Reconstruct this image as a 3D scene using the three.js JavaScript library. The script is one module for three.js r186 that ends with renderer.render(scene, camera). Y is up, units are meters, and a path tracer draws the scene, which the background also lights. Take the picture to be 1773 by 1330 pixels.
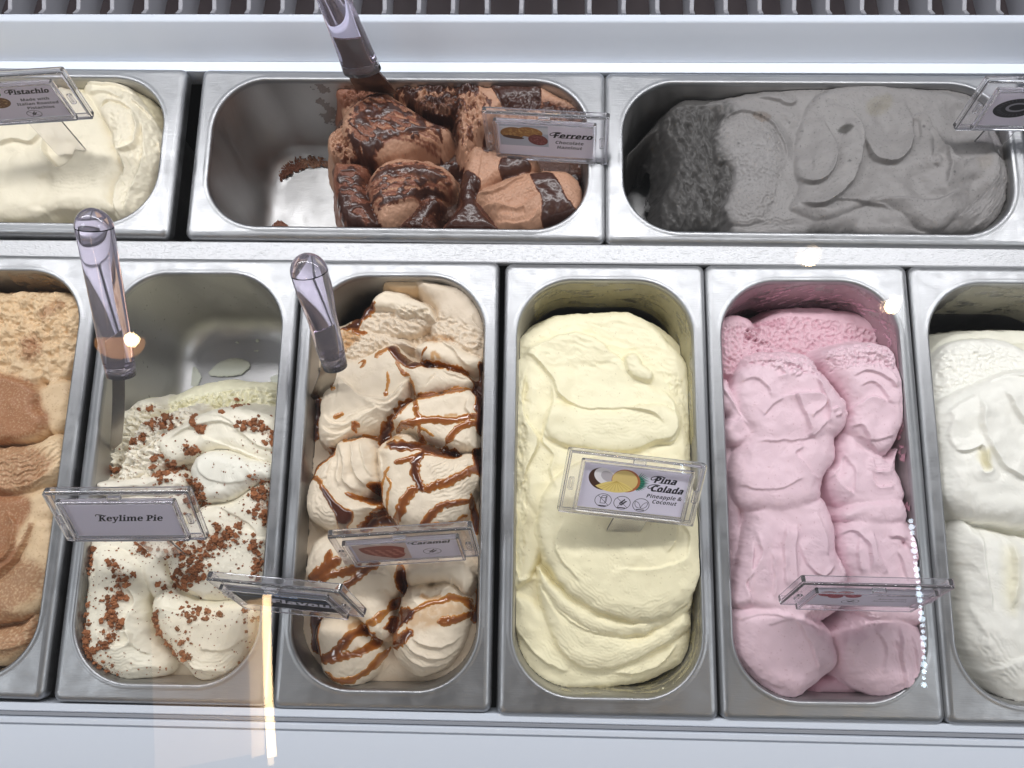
import * as THREE from 'three';
import { RoundedBoxGeometry } from 'three/addons/geometries/RoundedBoxGeometry.js';
import { mergeGeometries, toCreasedNormals } from 'three/addons/utils/BufferGeometryUtils.js';
import { createNoise2D } from 'simplex-noise';

// ---------- camera, room tone, lamps, exposure ----------
const scene = new THREE.Scene();
const camera = new THREE.PerspectiveCamera(52.92, 4 / 3, 0.02, 20);
camera.rotation.order = 'YXZ';
camera.position.set(0.0532, 0.6173, 0.2240);
camera.rotation.set(-1.3789, 0.1289, -0.1140);
camera.focus = 0.60; camera.userData.fStop = 13;
camera.updateMatrixWorld(true);
scene.background = new THREE.Color(0.125, 0.13, 0.14);     // even light of the shop all round
const renderer = new THREE.WebGLRenderer({ antialias: true });
renderer.toneMapping = THREE.LinearToneMapping;
renderer.toneMappingExposure = 1.1;
renderer.shadowMap.enabled = true;

// LED tube under the case canopy, behind and above the pans: a glowing mesh and an area light just in front of it
const LED = { x: 0.03, y: 0.60, z: -0.27, w: 1.9, d: 0.06, aim: [0.03, -0.05, 0.14], power: 21 };
const led = new THREE.RectAreaLight(new THREE.Color(0.985, 0.985, 1.0), LED.power, LED.w, LED.d);
led.position.set(LED.x, LED.y, LED.z); led.lookAt(...LED.aim);
scene.add(led);
// two unseen fill lamps added on either side to brighten the front of the case
const FILL = [[-2.4, 2.5, 0.95], [2.5, 2.5, 0.95]].map(([x, y, z]) => { const l = new THREE.RectAreaLight(new THREE.Color(0.90, 0.95, 1.0), 5, 0.9, 0.9); l.position.set(x, y, z); l.lookAt(0.05, 0, 0.2); scene.add(l); return l; });

// ---------- helpers ----------
function rng(seed) { let s = seed >>> 0; return () => { s = (s + 0x6d2b79f5) | 0; let t = Math.imul(s ^ (s >>> 15), 1 | s); t = (t + Math.imul(t ^ (t >>> 7), 61 | t)) ^ t; return ((t ^ (t >>> 14)) >>> 0) / 4294967296; }; }
const simplex = createNoise2D(rng(11)), simplexB = createNoise2D(rng(29));
const fbm = (x, y, oct = 4, f = simplex) => { let a = 0.5, s = 0; for (let i = 0; i < oct; i++) { s += a * f(x, y); x = x * 2.03 + 17.1; y = y * 2.03 - 9.7; a *= 0.5; } return s; };
const billow = (x, y, oct = 4, f = simplex) => { let a = 0.5, s = 0; for (let i = 0; i < oct; i++) { s += a * (Math.abs(f(x, y)) * 2 - 0.6); x = x * 2.1 + 5.3; y = y * 2.1 + 3.9; a *= 0.5; } return s; };
const clamp = (x, a = 0, b = 1) => Math.min(b, Math.max(a, x)), mix = (a, b, t) => a + (b - a) * t;
const smooth = (a, b, x) => { const t = clamp((x - a) / (b - a)); return t * t * (3 - 2 * t); };
const PX = 1773, PY = 1330, TAN = Math.tan(52.92 * Math.PI / 360);
const P = (u, v, y = 0) => {                                   // the point of a horizontal plane seen at that place of the photograph
  const d = new THREE.Vector3((u / PX * 2 - 1) * TAN * PX / PY, (1 - v / PY * 2) * TAN, -1).applyMatrix4(new THREE.Matrix4().extractRotation(camera.matrixWorld));
  return camera.position.clone().addScaledVector(d, (y - camera.position.y) / d.y);
};
const names = new Map();
const numbered = (n) => { const k = names.get(n) ?? 0; names.set(n, k + 1); return k ? n + '_' + String(k).padStart(3, '0') : n; };
function shade(o) { o.castShadow = o.receiveShadow = true; return o; }
function thing(name, label, category, group) {
  const g = new THREE.Group(); g.name = numbered(name); scene.add(g);
  g.userData = { label, category }; if (group) g.userData.group = group;
  return g;
}
function part(name, geo, mat, parent) { const m = shade(new THREE.Mesh(geo, mat)); m.name = name; parent.add(m); return m; }
function struct(name, geo, mat) { const m = shade(new THREE.Mesh(geo, mat)); m.name = name; m.userData.kind = 'structure'; scene.add(m); return m; }
const lin = (r, g, b) => new THREE.Color().setRGB(r, g, b);
const srgb = (r, g, b) => new THREE.Color(`rgb(${r},${g},${b})`);
const arr = (c) => [c.r, c.g, c.b];

// ---------- textures ----------
function dataTex(n, f, repeat = 1) {
  const d = new Uint8Array(n * n * 4);
  for (let j = 0; j < n; j++) for (let i = 0; i < n; i++) { const v = clamp(f(i / n, j / n, i, j)) * 255; d.set([v, v, v, 255], (j * n + i) * 4); }
  const t = new THREE.DataTexture(d, n, n); t.wrapS = t.wrapT = THREE.RepeatWrapping; t.magFilter = THREE.LinearFilter; t.repeat.set(repeat, repeat); t.needsUpdate = true;
  return t;
}
const tile = (u, v, s, f = simplex) => { // tiling noise
  const a = f(u * s, v * s), b = f((u - 1) * s, v * s), c = f(u * s, (v - 1) * s), d = f((u - 1) * s, (v - 1) * s);
  return a * (1 - u) * (1 - v) + b * u * (1 - v) + c * (1 - u) * v + d * u * v;
};
const brushTex = dataTex(512, (u, v) => 0.5 + 0.22 * tile(u, v * 14, 9) + 0.2 * tile(u, v * 40, 9, simplexB));   // grain lines along u
const smudgeTex = dataTex(512, (u, v) => 0.74 + 0.13 * tile(u, v, 5) + 0.10 * tile(u, v, 14, simplexB) + 0.05 * tile(u, v, 50));
const creamTex = dataTex(512, (u, v) => 0.5 + 0.16 * tile(u, v, 26) + 0.2 * tile(u, v, 60, simplexB));
const frostTex = dataTex(512, (u, v) => { const a = tile(u * 1, v, 12), b = tile(u, v * 3, 30, simplexB), c = tile(u, v * 2, 70); return 0.45 + 0.3 * a * b + 0.25 * Math.max(0, b) * Math.max(0, c) * 2 + 0.12 * c; });

// ---------- materials ----------
const M = {};
M.steel = new THREE.MeshStandardMaterial({ name: 'steel', color: lin(0.40, 0.405, 0.415), metalness: 1, roughness: 0.60, roughnessMap: smudgeTex, bumpMap: brushTex, bumpScale: 0.00003 });
M.basin = new THREE.MeshStandardMaterial({ name: 'basin_steel', color: lin(0.50, 0.495, 0.49), metalness: 1, roughness: 0.60, roughnessMap: smudgeTex, bumpMap: brushTex, bumpScale: 0.00003 });
M.bar = new THREE.MeshStandardMaterial({ name: 'frosted_bar', color: lin(0.56, 0.565, 0.58), metalness: 0.5, roughness: 0.5, bumpMap: frostTex, bumpScale: 0.00028 });
M.white = new THREE.MeshPhysicalMaterial({ name: 'white_panel', color: lin(0.70, 0.75, 0.835), roughness: 0.42, bumpMap: smudgeTex, bumpScale: 0.00008 });
M.dark = new THREE.MeshStandardMaterial({ name: 'dark_cavity', color: lin(0.018, 0.016, 0.02), roughness: 0.8 });
M.duct = new THREE.MeshStandardMaterial({ name: 'brown_duct', color: lin(0.075, 0.052, 0.058), roughness: 0.6 });
M.gasket = new THREE.MeshStandardMaterial({ name: 'grey_gasket', color: lin(0.30, 0.31, 0.34), roughness: 0.5 });
M.glow = new THREE.MeshStandardMaterial({ name: 'lamp_glow', color: lin(0.9, 0.9, 0.9), emissive: lin(0.93, 0.965, 1.0), emissiveIntensity: 1.0 });
M.fin = new THREE.MeshStandardMaterial({ name: 'grey_fin', color: lin(0.30, 0.30, 0.33), roughness: 0.45 });
M.acrylic = new THREE.MeshPhysicalMaterial({ name: 'acrylic', color: lin(0.95, 0.94, 0.97), roughness: 0.02, transmission: 0.95, thickness: 0.003, ior: 1.49 });
M.pane = new THREE.MeshPhysicalMaterial({ name: 'clear_pane', color: lin(1, 1, 1), roughness: 0.0, transmission: 1, thickness: 0, ior: 1.5 });
M.handle = new THREE.MeshPhysicalMaterial({ name: 'clear_lilac_plastic', color: lin(0.88, 0.85, 0.93), roughness: 0.03, transmission: 0.91, thickness: 0.02, ior: 1.42, attenuationColor: lin(0.84, 0.79, 0.90), attenuationDistance: 0.03 });
M.coated = new THREE.MeshPhysicalMaterial({ name: 'chocolate_coated_steel', color: lin(0.075, 0.032, 0.018), roughness: 0.3, metalness: 0.25, clearcoat: 0.5, clearcoatRoughness: 0.2 });
M.paper = new THREE.MeshStandardMaterial({ name: 'card_paper', color: lin(0.72, 0.68, 0.76), roughness: 0.6 });
M.blade = new THREE.MeshStandardMaterial({ name: 'spatula_steel', color: lin(0.34, 0.32, 0.29), metalness: 1, roughness: 0.25 });

// ---------- pans ----------
// a steel pan is lofted through rounded-rectangle loops: rim edge, flat rim, rolled lip, wall, fillet and floor
function loop(hx, hz, r, y, n = 14) {
  const pts = []; r = Math.min(r, hx, hz);
  for (let q = 0; q < 4; q++) {
    const sx = q === 0 || q === 3 ? 1 : -1, sz = q < 2 ? 1 : -1;
    for (let k = 0; k <= n; k++) { const a = (q + k / n) * Math.PI / 2; pts.push([sx * (hx - r) + Math.cos(a) * r, y, sz * (hz - r) + Math.sin(a) * r]); }
  }
  return pts;
}
function loft(loops, cap) {
  const n = loops[0].length, pos = [], uv = [], idx = [];
  loops.forEach((l, j) => { for (let i = 0; i <= n; i++) { const p = l[i % n]; pos.push(...p); uv.push((p[0] + p[1] * 0.3) * 5, (p[2] + p[1] * 0.3) * 5); } });
  for (let j = 0; j + 1 < loops.length; j++) for (let i = 0; i < n; i++) { const a = j * (n + 1) + i, b = a + n + 1; idx.push(a, a + 1, b, b, a + 1, b + 1); }
  if (cap) { const c = pos.length / 3, l = loops.at(-1); pos.push(0, l[0][1], 0); uv.push(0, 0); const o = (loops.length - 1) * (n + 1); for (let i = 0; i < n; i++) idx.push(o + i, o + i + 1, c); }
  const g = new THREE.BufferGeometry(); g.setAttribute('position', new THREE.Float32BufferAttribute(pos, 3)); g.setAttribute('uv', new THREE.Float32BufferAttribute(uv, 2)); g.setIndex(idx); g.computeVertexNormals();
  return g;
}
const PAN_DEEP = 0.118, LIP = { side: 0.0115, end: 0.0155, r: 0.047 };
function makePan(name, label, corners, W, L, along) {          // along 'z': long side towards the viewer; 'x': long side across
  const c = corners.map(([u, v]) => P(u, v, 0)), mid = c.reduce((a, b) => a.add(b), new THREE.Vector3()).multiplyScalar(0.25);
  const q = corners.map(([u, v]) => P(u, v, 0));
  const ex = q[1].clone().sub(q[0]).add(q[3].clone().sub(q[2])), yaw = Math.atan2(-ex.z, ex.x);
  const t = thing(name, label, 'pan'); t.position.copy(mid); t.rotation.y = yaw;
  const hx = (along === 'z' ? W : L) / 2, hz = (along === 'z' ? L : W) / 2, ix = hx - (along === 'z' ? LIP.side : LIP.end), iz = hz - (along === 'z' ? LIP.end : LIP.side);
  const rim = [];
  for (const [inset, y] of [[0.0016, -0.012], [0, -0.0115], [0, -0.0055], [0.0003, -0.0038], [0.0012, -0.0021], [0.0026, -0.0009], [0.0042, -0.0002], [0.0058, 0]]) rim.push(loop(hx - inset, hz - inset, 0.0065 - inset * 0.5, y));
  for (const [out, y] of [[0.0052, 0.0001], [0.0036, 0.0005], [0.0022, 0.0008], [0.001, 0.0006], [0.0002, -0.0003], [-0.0004, -0.0018], [-0.0006, -0.004]]) rim.push(loop(ix + out, iz + out, LIP.r + out, y));
  part('rim', loft(rim), M.steel, t);
  const b = [];
  const D = PAN_DEEP;
  for (const [inset, y] of [[0.0006, -0.004], [0.0012, -0.012], [0.0030, -0.04], [0.0050, -0.07], [0.0064, -0.09]]) b.push(loop(ix - inset, iz - inset, LIP.r - inset, y));
  for (let k = 1; k <= 8; k++) { const a = k / 8 * Math.PI / 2, R = 0.022; const inset = 0.0068 + R * (1 - Math.cos(a)), y = -D + R - R * Math.sin(a); b.push(loop(ix - inset, iz - inset, LIP.r - inset * 0.8, y)); }
  b.push(loop(ix - 0.045, iz - 0.045, 0.014, -D - 0.0006)); 
  part('basin', loft(b, true), M.basin, t);
  return { t, mid, yaw, hx, hz, ix, iz, local: (u, v, y = -0.004) => { const p = P(u, v, y).sub(mid), c = Math.cos(yaw), s = Math.sin(yaw); return [(p.x * c - p.z * s) * 1000, (p.x * s + p.z * c) * 1000]; } };
}
const FR = [0.1672, 0.3590], BK = [0.1602, 0.36];
const pans = {
  tiramisu: makePan('gelato_pan', 'steel pan holding the cocoa dusted tan ice cream at the left edge', [[-170, 436], [172, 443], [-293, 1203], [85, 1213]], ...FR, 'z'),
  keylime: makePan('gelato_pan', 'half emptied steel pan with bare floor, holding the white crumb topped ice cream', [[179, 446], [516, 450], [90, 1214], [468, 1222]], ...FR, 'z'),
  caramel: makePan('gelato_pan', 'steel pan holding the beige ice cream drizzled with brown sauce', [[522, 451], [858, 453], [474, 1225], [854, 1234]], ...FR, 'z'),
  pina: makePan('gelato_pan', 'steel pan holding the pale yellow ice cream', [[876, 455], [1218, 458], [860, 1240], [1246, 1249]], ...FR, 'z'),
  berry: makePan('gelato_pan', 'steel pan with pink smeared back wall, holding the pink ice cream', [[1222, 457], [1568, 457], [1250, 1248], [1643, 1258]], ...FR, 'z'),
  white: makePan('gelato_pan', 'steel pan holding the plain white ice cream at the right edge', [[1574, 457], [1922, 460], [1645, 1259], [2042, 1270]], ...FR, 'z'),
  pistachio: makePan('gelato_pan', 'back row steel pan holding the pale green ice cream at the top left', [[-362, 108], [324, 116], [-420, 402], [297, 411]], ...BK, 'x'),
  hazel: makePan('gelato_pan', 'back row steel pan with bare left half, holding the chocolate ice cream', [[347, 116], [1047, 122], [320, 413], [1050, 421]], ...BK, 'x'),
  grey: makePan('gelato_pan', 'back row steel pan holding the dark grey ice cream at the top right', [[1055, 123], [1760, 129], [1057, 421], [1790, 428]], ...BK, 'x'),
};
// ---------- the case round the pans ----------
const box = (w, h, d, x, y, z, r = 0.0015) => new RoundedBoxGeometry(w, h, d, 2, r).translate(x, y, z);
const bar = (profile, x0, x1) => {                            // a closed (z, y) profile pulled along x
  const sh = new THREE.Shape(profile.map(([z, y]) => new THREE.Vector2(-z, y)));
  const g = new THREE.ExtrudeGeometry(sh, { depth: x1 - x0, bevelEnabled: false }).rotateY(Math.PI / 2).translate(x0, 0, 0);
  const uv = g.attributes.uv, p = g.attributes.position;
  for (let i = 0; i < uv.count; i++) uv.setXY(i, p.getX(i) * 4, (p.getZ(i) + p.getY(i)) * 4);
  return toCreasedNormals(g, 0.6);
};
const X0 = -1.0, X1 = 1.1;
{
  struct('back_deck', bar([[-0.1780, -0.0035], [-0.1872, -0.0030], [-0.1872, -0.024], [-0.1780, -0.024]], X0, X1), M.white);
  const top = P(880, 31, 0.042).z;
  const t = thing('rear_panel', 'pale blue white sloping panel running behind the back row of pans', 'panel');
  part('panel_face', bar([[-0.1874, -0.024], [-0.1874, -0.0022], [-0.1885, -0.0010], [top + 0.0035, 0.0400], [top + 0.0018, 0.0420], [top - 0.0006, 0.0428], [top - 0.003, 0.0420], [top - 0.004, 0.0395], [top - 0.004, -0.024]], X0, X1), M.white, t);
  // air outlet: grey fins running back from the top edge of the panel, dark duct behind
  const g = thing('air_grille', 'dark air outlet grille with grey fins along the top edge of the picture', 'grille');
  const fin = new THREE.ExtrudeGeometry(new THREE.Shape([[0, 0], [0.006, -0.004], [0.045, 0.004], [0.09, 0.02], [0.09, -0.04], [0, -0.026]].map(([a, b]) => new THREE.Vector2(a, b))), { depth: 0.0022, bevelEnabled: true, bevelSize: 0.0008, bevelThickness: 0.0008, bevelSegments: 2 });
  fin.rotateY(Math.PI / 2).translate(-0.0011, 0, 0);
  for (let i = -9; i < 37; i++) {
    const p = P(8 + i * 59.6, 27, 0.042), m = part('fin', fin, M.fin, g);
    m.position.set(p.x, 0.0408, top - 0.005); m.rotation.y = 0.02 * Math.sin(i * 2.4);
  }
  part('duct', bar([[top - 0.0045, -0.06], [top - 0.0045, -0.062], [-0.42, -0.062], [-0.42, 0.09], [-0.415, 0.09], [-0.36, 0.02], [-0.315, -0.025], [top - 0.018, -0.055]], X0, X1), M.duct, g);
  struct('divider_bar', bar([[-0.0172, -0.012], [-0.0172, -0.0050], [-0.0162, -0.0042], [-0.0012, -0.0042], [-0.0002, -0.0050], [-0.0002, -0.012]], X0, X1), M.bar);
  struct('front_deck', bar([[0.3588, -0.024], [0.3588, -0.0040], [0.3640, -0.0035], [0.3648, -0.0042], [0.3648, -0.024]], X0, X1), M.white);
  const f = thing('front_ledge', 'pale blue white ledge in front of the pans along the bottom edge', 'ledge');
  part('gasket', bar([[0.3650, -0.024], [0.3650, -0.0052], [0.3658, -0.0044], [0.3678, -0.0046], [0.3686, -0.0060], [0.3686, -0.024]], X0, X1), M.gasket, f);
  part('step', bar([[0.3688, -0.024], [0.3688, -0.0022], [0.3694, -0.0014], [0.3725, -0.0014], [0.3732, -0.0022], [0.3734, -0.024]], X0, X1), M.white, f);
  part('panel_face', bar([[0.3736, -0.024], [0.3736, -0.0040], [0.3742, -0.0034], [0.50, 0.0040], [0.505, 0.002], [0.505, -0.024]], X0, X1), M.white, f);
  // dark insulated well under the pans
  struct('well', mergeGeometries([box(2.1, 0.01, 0.62, 0.05, -0.20, 0.09), box(2.1, 0.19, 0.01, 0.05, -0.125, -0.196), box(2.1, 0.18, 0.01, 0.05, -0.125, 0.381), box(2.1, 0.15, 0.006, 0.05, -0.11, -0.0085)]), M.dark);
  // canopy over the back of the case with its LED tube
  const c = thing('case_canopy', 'white canopy above the back of the display case, out of the picture', 'canopy');
  part('shelf', box(2.2, 0.012, 0.62, 0.03, 0.64, -0.58, 0.004), M.white, c);
  const tube = thing('led_tube', 'glowing white tube lamp under the canopy, out of the picture', 'lamp');
  tube.position.set(LED.x, LED.y + 0.006, LED.z); tube.lookAt(...LED.aim);
  part('housing', new RoundedBoxGeometry(LED.w + 0.01, LED.d + 0.012, 0.014, 2, 0.003).translate(0, 0, -0.0115), M.white, tube);
  part('diffuser', new RoundedBoxGeometry(LED.w, LED.d, 0.004, 2, 0.001).translate(0, 0, 0.001), M.glow, tube);
  FILL.forEach((l, i) => {  // bodies for the added fill lamps
    const o = thing('fill_panel', i ? 'square fill light panel added to the right, out of the picture' : 'square fill light panel added to the left, out of the picture', 'lamp'); o.position.copy(l.position); o.rotation.copy(l.rotation);
    part('housing', new RoundedBoxGeometry(0.94, 0.94, 0.03, 2, 0.006).translate(0, 0, 0.02), M.white, o); part('diffuser', new RoundedBoxGeometry(0.9, 0.9, 0.006, 1, 0.002).translate(0, 0, 0.0035), M.glow, o);
  });
}
// ---------- ice cream: a sculpted sheet per pan, in millimetres ----------
function curve(pts, n = 7, closed = false) {                   // points along a smooth curve
  const c = new THREE.CatmullRomCurve3(pts.map(([x, z]) => new THREE.Vector3(x, 0, z)), closed, 'centripetal');
  return c.getPoints((pts.length - (closed ? 0 : 1)) * n).map((p) => [p.x, p.z]);
}
class Cream {
  constructor(pan, yref, step, seed) {
    Object.assign(this, { pan, yref, step, seed, k: 1.7 });
    const hx = pan.ix * 1000 + 1, hz = pan.iz * 1000 + 1;
    this.nx = Math.ceil(2 * hx / step) + 1; this.nz = Math.ceil(2 * hz / step) + 1; this.x0 = -hx; this.z0 = -hz;
    const n = this.n = this.nx * this.nz;
    this.H = new Float32Array(n).fill(-300); this.C = new Float32Array(n * 3); this.S = new Float32Array(n); this.wx = new Float32Array(n); this.wz = new Float32Array(n);
    this.wall = new Float32Array(n);
    for (let i = 0; i < n; i++) {
      const x = this.x0 + (i % this.nx) * step, z = this.z0 + Math.floor(i / this.nx) * step, s = seed * 37.7;
      this.wx[i] = x + 1.3 * fbm(x / 19 + s, z / 19, 3) + 0.16 * simplex(x / 4.1 + s, z / 4.1);
      this.wz[i] = z + 1.3 * fbm(x / 19 - s, z / 19 + 50, 3) + 0.16 * simplex(x / 4.1 - s, z / 4.1 + 90);
      const r = LIP.r * 1000, qx = Math.abs(x) - (pan.ix * 1000 - r), qz = Math.abs(z) - (pan.iz * 1000 - r);
      this.wall[i] = r - Math.hypot(Math.max(qx, 0), Math.max(qz, 0)) - Math.min(Math.max(qx, qz), 0);
    }
  }
  pts(list, y = this.yref) { return list.map(([u, v]) => this.pan.local(u, v, y / 1000)); }
  // every grid place within reach of a polyline: f(index, distance, side, share along it, x, z); inside tells for closed ones
  near(poly, reach, closed, f) {
    let a = 1e9, b = -1e9, c = 1e9, d = -1e9;
    for (const [x, z] of poly) { a = Math.min(a, x); b = Math.max(b, x); c = Math.min(c, z); d = Math.max(d, z); }
    const { step, nx, nz, x0, z0 } = this, m = poly.length, segs = closed ? m : m - 1, pad = reach + 3;
    const i0 = Math.max(0, Math.floor((a - pad - x0) / step)), i1 = Math.min(nx - 1, Math.ceil((b + pad - x0) / step)), j0 = Math.max(0, Math.floor((c - pad - z0) / step)), j1 = Math.min(nz - 1, Math.ceil((d + pad - z0) / step));
    for (let j = j0; j <= j1; j++) for (let i = i0; i <= i1; i++) {
      const k = j * nx + i, x = this.wx[k], z = this.wz[k];
      let best = 1e9, side = 1, at = 0, inside = false;
      for (let s = 0; s < segs; s++) {
        const p = poly[s], q = poly[(s + 1) % m], ex = q[0] - p[0], ez = q[1] - p[1], dx = x - p[0], dz = z - p[1];
        const t = clamp((dx * ex + dz * ez) / (ex * ex + ez * ez + 1e-9)), rx = dx - t * ex, rz = dz - t * ez, dd = rx * rx + rz * rz;
        if (dd < best) { best = dd; side = ex * dz - ez * dx; at = (s + t) / segs; }
        if (closed && (p[1] > z) !== (q[1] > z) && x < p[0] + (z - p[1]) / (q[1] - p[1]) * ex) inside = !inside;
      }
      best = Math.sqrt(best);
      if (closed ? inside || best < reach : best < reach) f(k, best, closed ? (inside ? 1 : -1) : Math.sign(side), at, x, z);
    }
  }
  // a rounded lump with that outline: top height at its middle, slopes per mm across and towards the viewer, edge radius and drop
  lump(outline, { top, sx = 0, sz = 0, R = 14, drop = 16, k = this.k, steep = 3.5, dome = 0, pow = 2, color, soft = 1.2 }) {
    const poly = curve(this.pts(outline, top - drop * 0.75), 6, true), mx = poly.reduce((s, p) => s + p[0], 0) / poly.length, mz = poly.reduce((s, p) => s + p[1], 0) / poly.length;
    this.near(poly, 12, true, (i, d, side, at, x, z) => {
      const e = 1 - Math.min(d / R, 1), rr = ((x - mx) ** 2 + (z - mz) ** 2);
      let h = top + sx * (x - mx) + sz * (z - mz) - dome * rr;
      h += side > 0 ? -drop * (1 - Math.sqrt(Math.max(0, 1 - e ** pow))) : -drop - d * steep;
      const o = this.H[i];
      if (o < -200) { if (side > 0 || d < 8) this.H[i] = h; if (color && this.H[i] > -200) this.C.set(color, i * 3); return; }
      const w = clamp(0.5 + (h - o) / (2 * k)), hh = mix(o, h, w) + (k * w * (1 - w));
      if (color && h > o - soft) { const a = clamp(0.5 + (h - o) / (2 * soft)); for (let q = 0; q < 3; q++) this.C[i * 3 + q] = mix(this.C[i * 3 + q], color[q], a); }
      this.H[i] = Math.max(o, hh);
    });
    return this;
  }
  // the lip of a paddle stroke: rises sharply on its edge and dies away over w on the left of the line as it runs (right: w < 0)
  lip(line, h, w, { back = 0.9, t0 = 0.15, t1 = 0.15, y } = {}) {
    const poly = curve(this.pts(line, y)), aw = Math.abs(w), sg = w < 0 ? 1 : -1; h *= 1.35;
    this.near(poly, aw * 2.4 + 2, false, (i, d, side, at) => {
      if (this.H[i] < -200) return;
      const fade = smooth(0, t0, at) * (1 - smooth(1 - t1, 1, at)), s = side * sg;
      this.H[i] += h * fade * (s > 0 ? Math.exp(-d / aw) * (1 - smooth(aw * 1.6, aw * 2.4, d)) : Math.exp(-d * d / (back * back)) - 0.5 * (Math.exp(-d / (aw * 0.8)) - Math.exp(-d / (aw * 0.25))) * (1 - smooth(aw * 1.4, aw * 2.2, d)));
    });
    return this;
  }
  // a rounded cord (h > 0) or furrow (h < 0)
  cord(line, h, w, { t0 = 0.15, t1 = 0.15, y } = {}) {
    const poly = curve(this.pts(line, y));
    this.near(poly, w * 2.2, false, (i, d, side, at) => { if (this.H[i] > -200) this.H[i] += h * smooth(0, t0, at) * (1 - smooth(1 - t1, 1, at)) * Math.exp(-d * d / (w * w)); });
    return this;
  }
  // fine paddle lines following a guide line, out to a width on either side
  lines(guide, amp, period, width, { y, both = true, wob = 0.35 } = {}) {
    const poly = curve(this.pts(guide, y)); amp *= 1.35;
    this.near(poly, width, false, (i, d, side, at, x, z) => {
      if (this.H[i] < -200 || (!both && side < 0)) return;
      const f = (d * side / period + wob * fbm(x / 16, z / 16 + this.seed, 2) * 3), saw = f - Math.floor(f), fade = smooth(0, 0.12, at) * (1 - smooth(0.88, 1, at)) * (1 - smooth(width * 0.6, width, d));
      const a = 0.4 + 0.6 * (0.5 + 0.5 * simplex(Math.floor(f) * 3.7 + this.seed, at * 3));
      this.H[i] += amp * a * fade * (saw < 0.82 ? saw / 0.82 : (1 - saw) / 0.18);
    });
    return this;
  }
  // broken or crumbly relief inside an outline
  rough(outline, amp, scale, { kind = 'billow', soft = 6, y, oct = 4, stretch = 1, turn = 0 } = {}) {
    const poly = curve(this.pts(outline, y), 5, true), ct = Math.cos(turn), st = Math.sin(turn);
    this.near(poly, 0.01, true, (i, d, side, at, x, z) => {
      if (side < 0 || this.H[i] < -200) return;
      const p = (x * ct + z * st) / scale / stretch, q = (-x * st + z * ct) / scale;
      const f = kind === 'billow' ? billow(p + this.seed * 3, q, oct) : kind === 'crease' ? -Math.abs(fbm(p + this.seed * 3, q, oct)) * 1.6 : fbm(p + this.seed * 3, q, oct);
      this.H[i] += amp * f * smooth(0, soft, d);
    });
    return this;
  }
  swell(amp, scale, oct = 3) {
    const s = this.seed * 13.1;
    for (let i = 0; i < this.n; i++) if (this.H[i] > -200) this.H[i] += amp * fbm(this.wx[i] / scale + s, this.wz[i] / scale - s, oct);
    return this;
  }
  // scrape marks in wandering directions, in patches, and small pores
  scuff(amp = 0.3, fine = 2.6, share = 0.05) {
    const s = this.seed * 5.3;
    for (let i = 0; i < this.n; i++) {
      if (this.H[i] < -200) continue;
      const x = this.wx[i], z = this.wz[i], a = 2.4 * simplex(x / 70 + s, z / 70), c = Math.cos(a), q = Math.sin(a), m = smooth(share, share + 0.5, fbm(x / 24 - s, z / 24 + 4, 3) + 0.15);
      if (m > 0) this.H[i] += amp * m * (fbm((x * c + z * q) / (fine * 6), (-x * q + z * c) / fine + s, 3) - 0.5 * Math.max(0, simplexB((x * c + z * q) / (fine * 3), (-x * q + z * c) / (fine * 0.6)) - 0.55) * 2);
    }
    return this;
  }
  pores(n, r0, r1, deep, seed) {
    const rnd = rng(seed);
    for (let k = 0; k < n; k++) { const ci = Math.floor(rnd() * this.nx), cj = Math.floor(rnd() * this.nz), r = mix(r0, r1, rnd() ** 3) / this.step, R = Math.ceil(r * 1.6), h = deep * (0.4 + 0.6 * rnd()) * (rnd() < 0.25 ? -0.8 : 1); for (let j = -R; j <= R; j++) for (let i = -R; i <= R; i++) { const x = ci + i, z = cj + j; if (x < 0 || z < 0 || x >= this.nx || z >= this.nz) continue; const o = z * this.nx + x; if (this.H[o] > -200) this.H[o] -= h * Math.exp(-(i * i + j * j) / (r * r)); } }
    return this;
  }
  hollow(u, v, r, h, y) { const [cx, cz] = this.pts([[u, v]], y)[0]; for (let i = 0; i < this.n; i++) { const d = Math.hypot(this.wx[i] - cx, this.wz[i] - cz); if (d < r * 2.2 && this.H[i] > -200) this.H[i] -= h * Math.exp(-d * d / (r * r)); } return this; }
  paint(color) { for (let i = 0; i < this.n; i++) this.C.set(color, i * 3); return this; }
  // colour inside an outline, its edge broken by noise
  tint(outline, color, a = 1, { soft = 3, grain = 0, scale = 4, y } = {}) {
    const poly = curve(this.pts(outline, y), 5, true);
    this.near(poly, soft, true, (i, d, side, at, x, z) => {
      let m = smooth(-soft, soft, d * side);
      if (grain) m = clamp(m * (1 - grain) + grain * 2.2 * m * (0.5 + 0.9 * fbm(x / scale + 7, z / scale + this.seed, 4)));
      m *= a; for (let q = 0; q < 3; q++) this.C[i * 3 + q] = mix(this.C[i * 3 + q], color[q], m);
    });
    return this;
  }
  streak(line, color, w, a = 1, { y, grain = 0.5, scale = 5 } = {}) {
    const poly = curve(this.pts(line, y));
    this.near(poly, w, false, (i, d, side, at, x, z) => {
      const m = a * (1 - smooth(w * 0.25, w, d + grain * w * fbm(x / scale, z / scale + this.seed * 5, 3))) * smooth(0, 0.08, at) * (1 - smooth(0.92, 1, at));
      for (let q = 0; q < 3; q++) this.C[i * 3 + q] = mix(this.C[i * 3 + q], color[q], m);
    });
    return this;
  }
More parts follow.
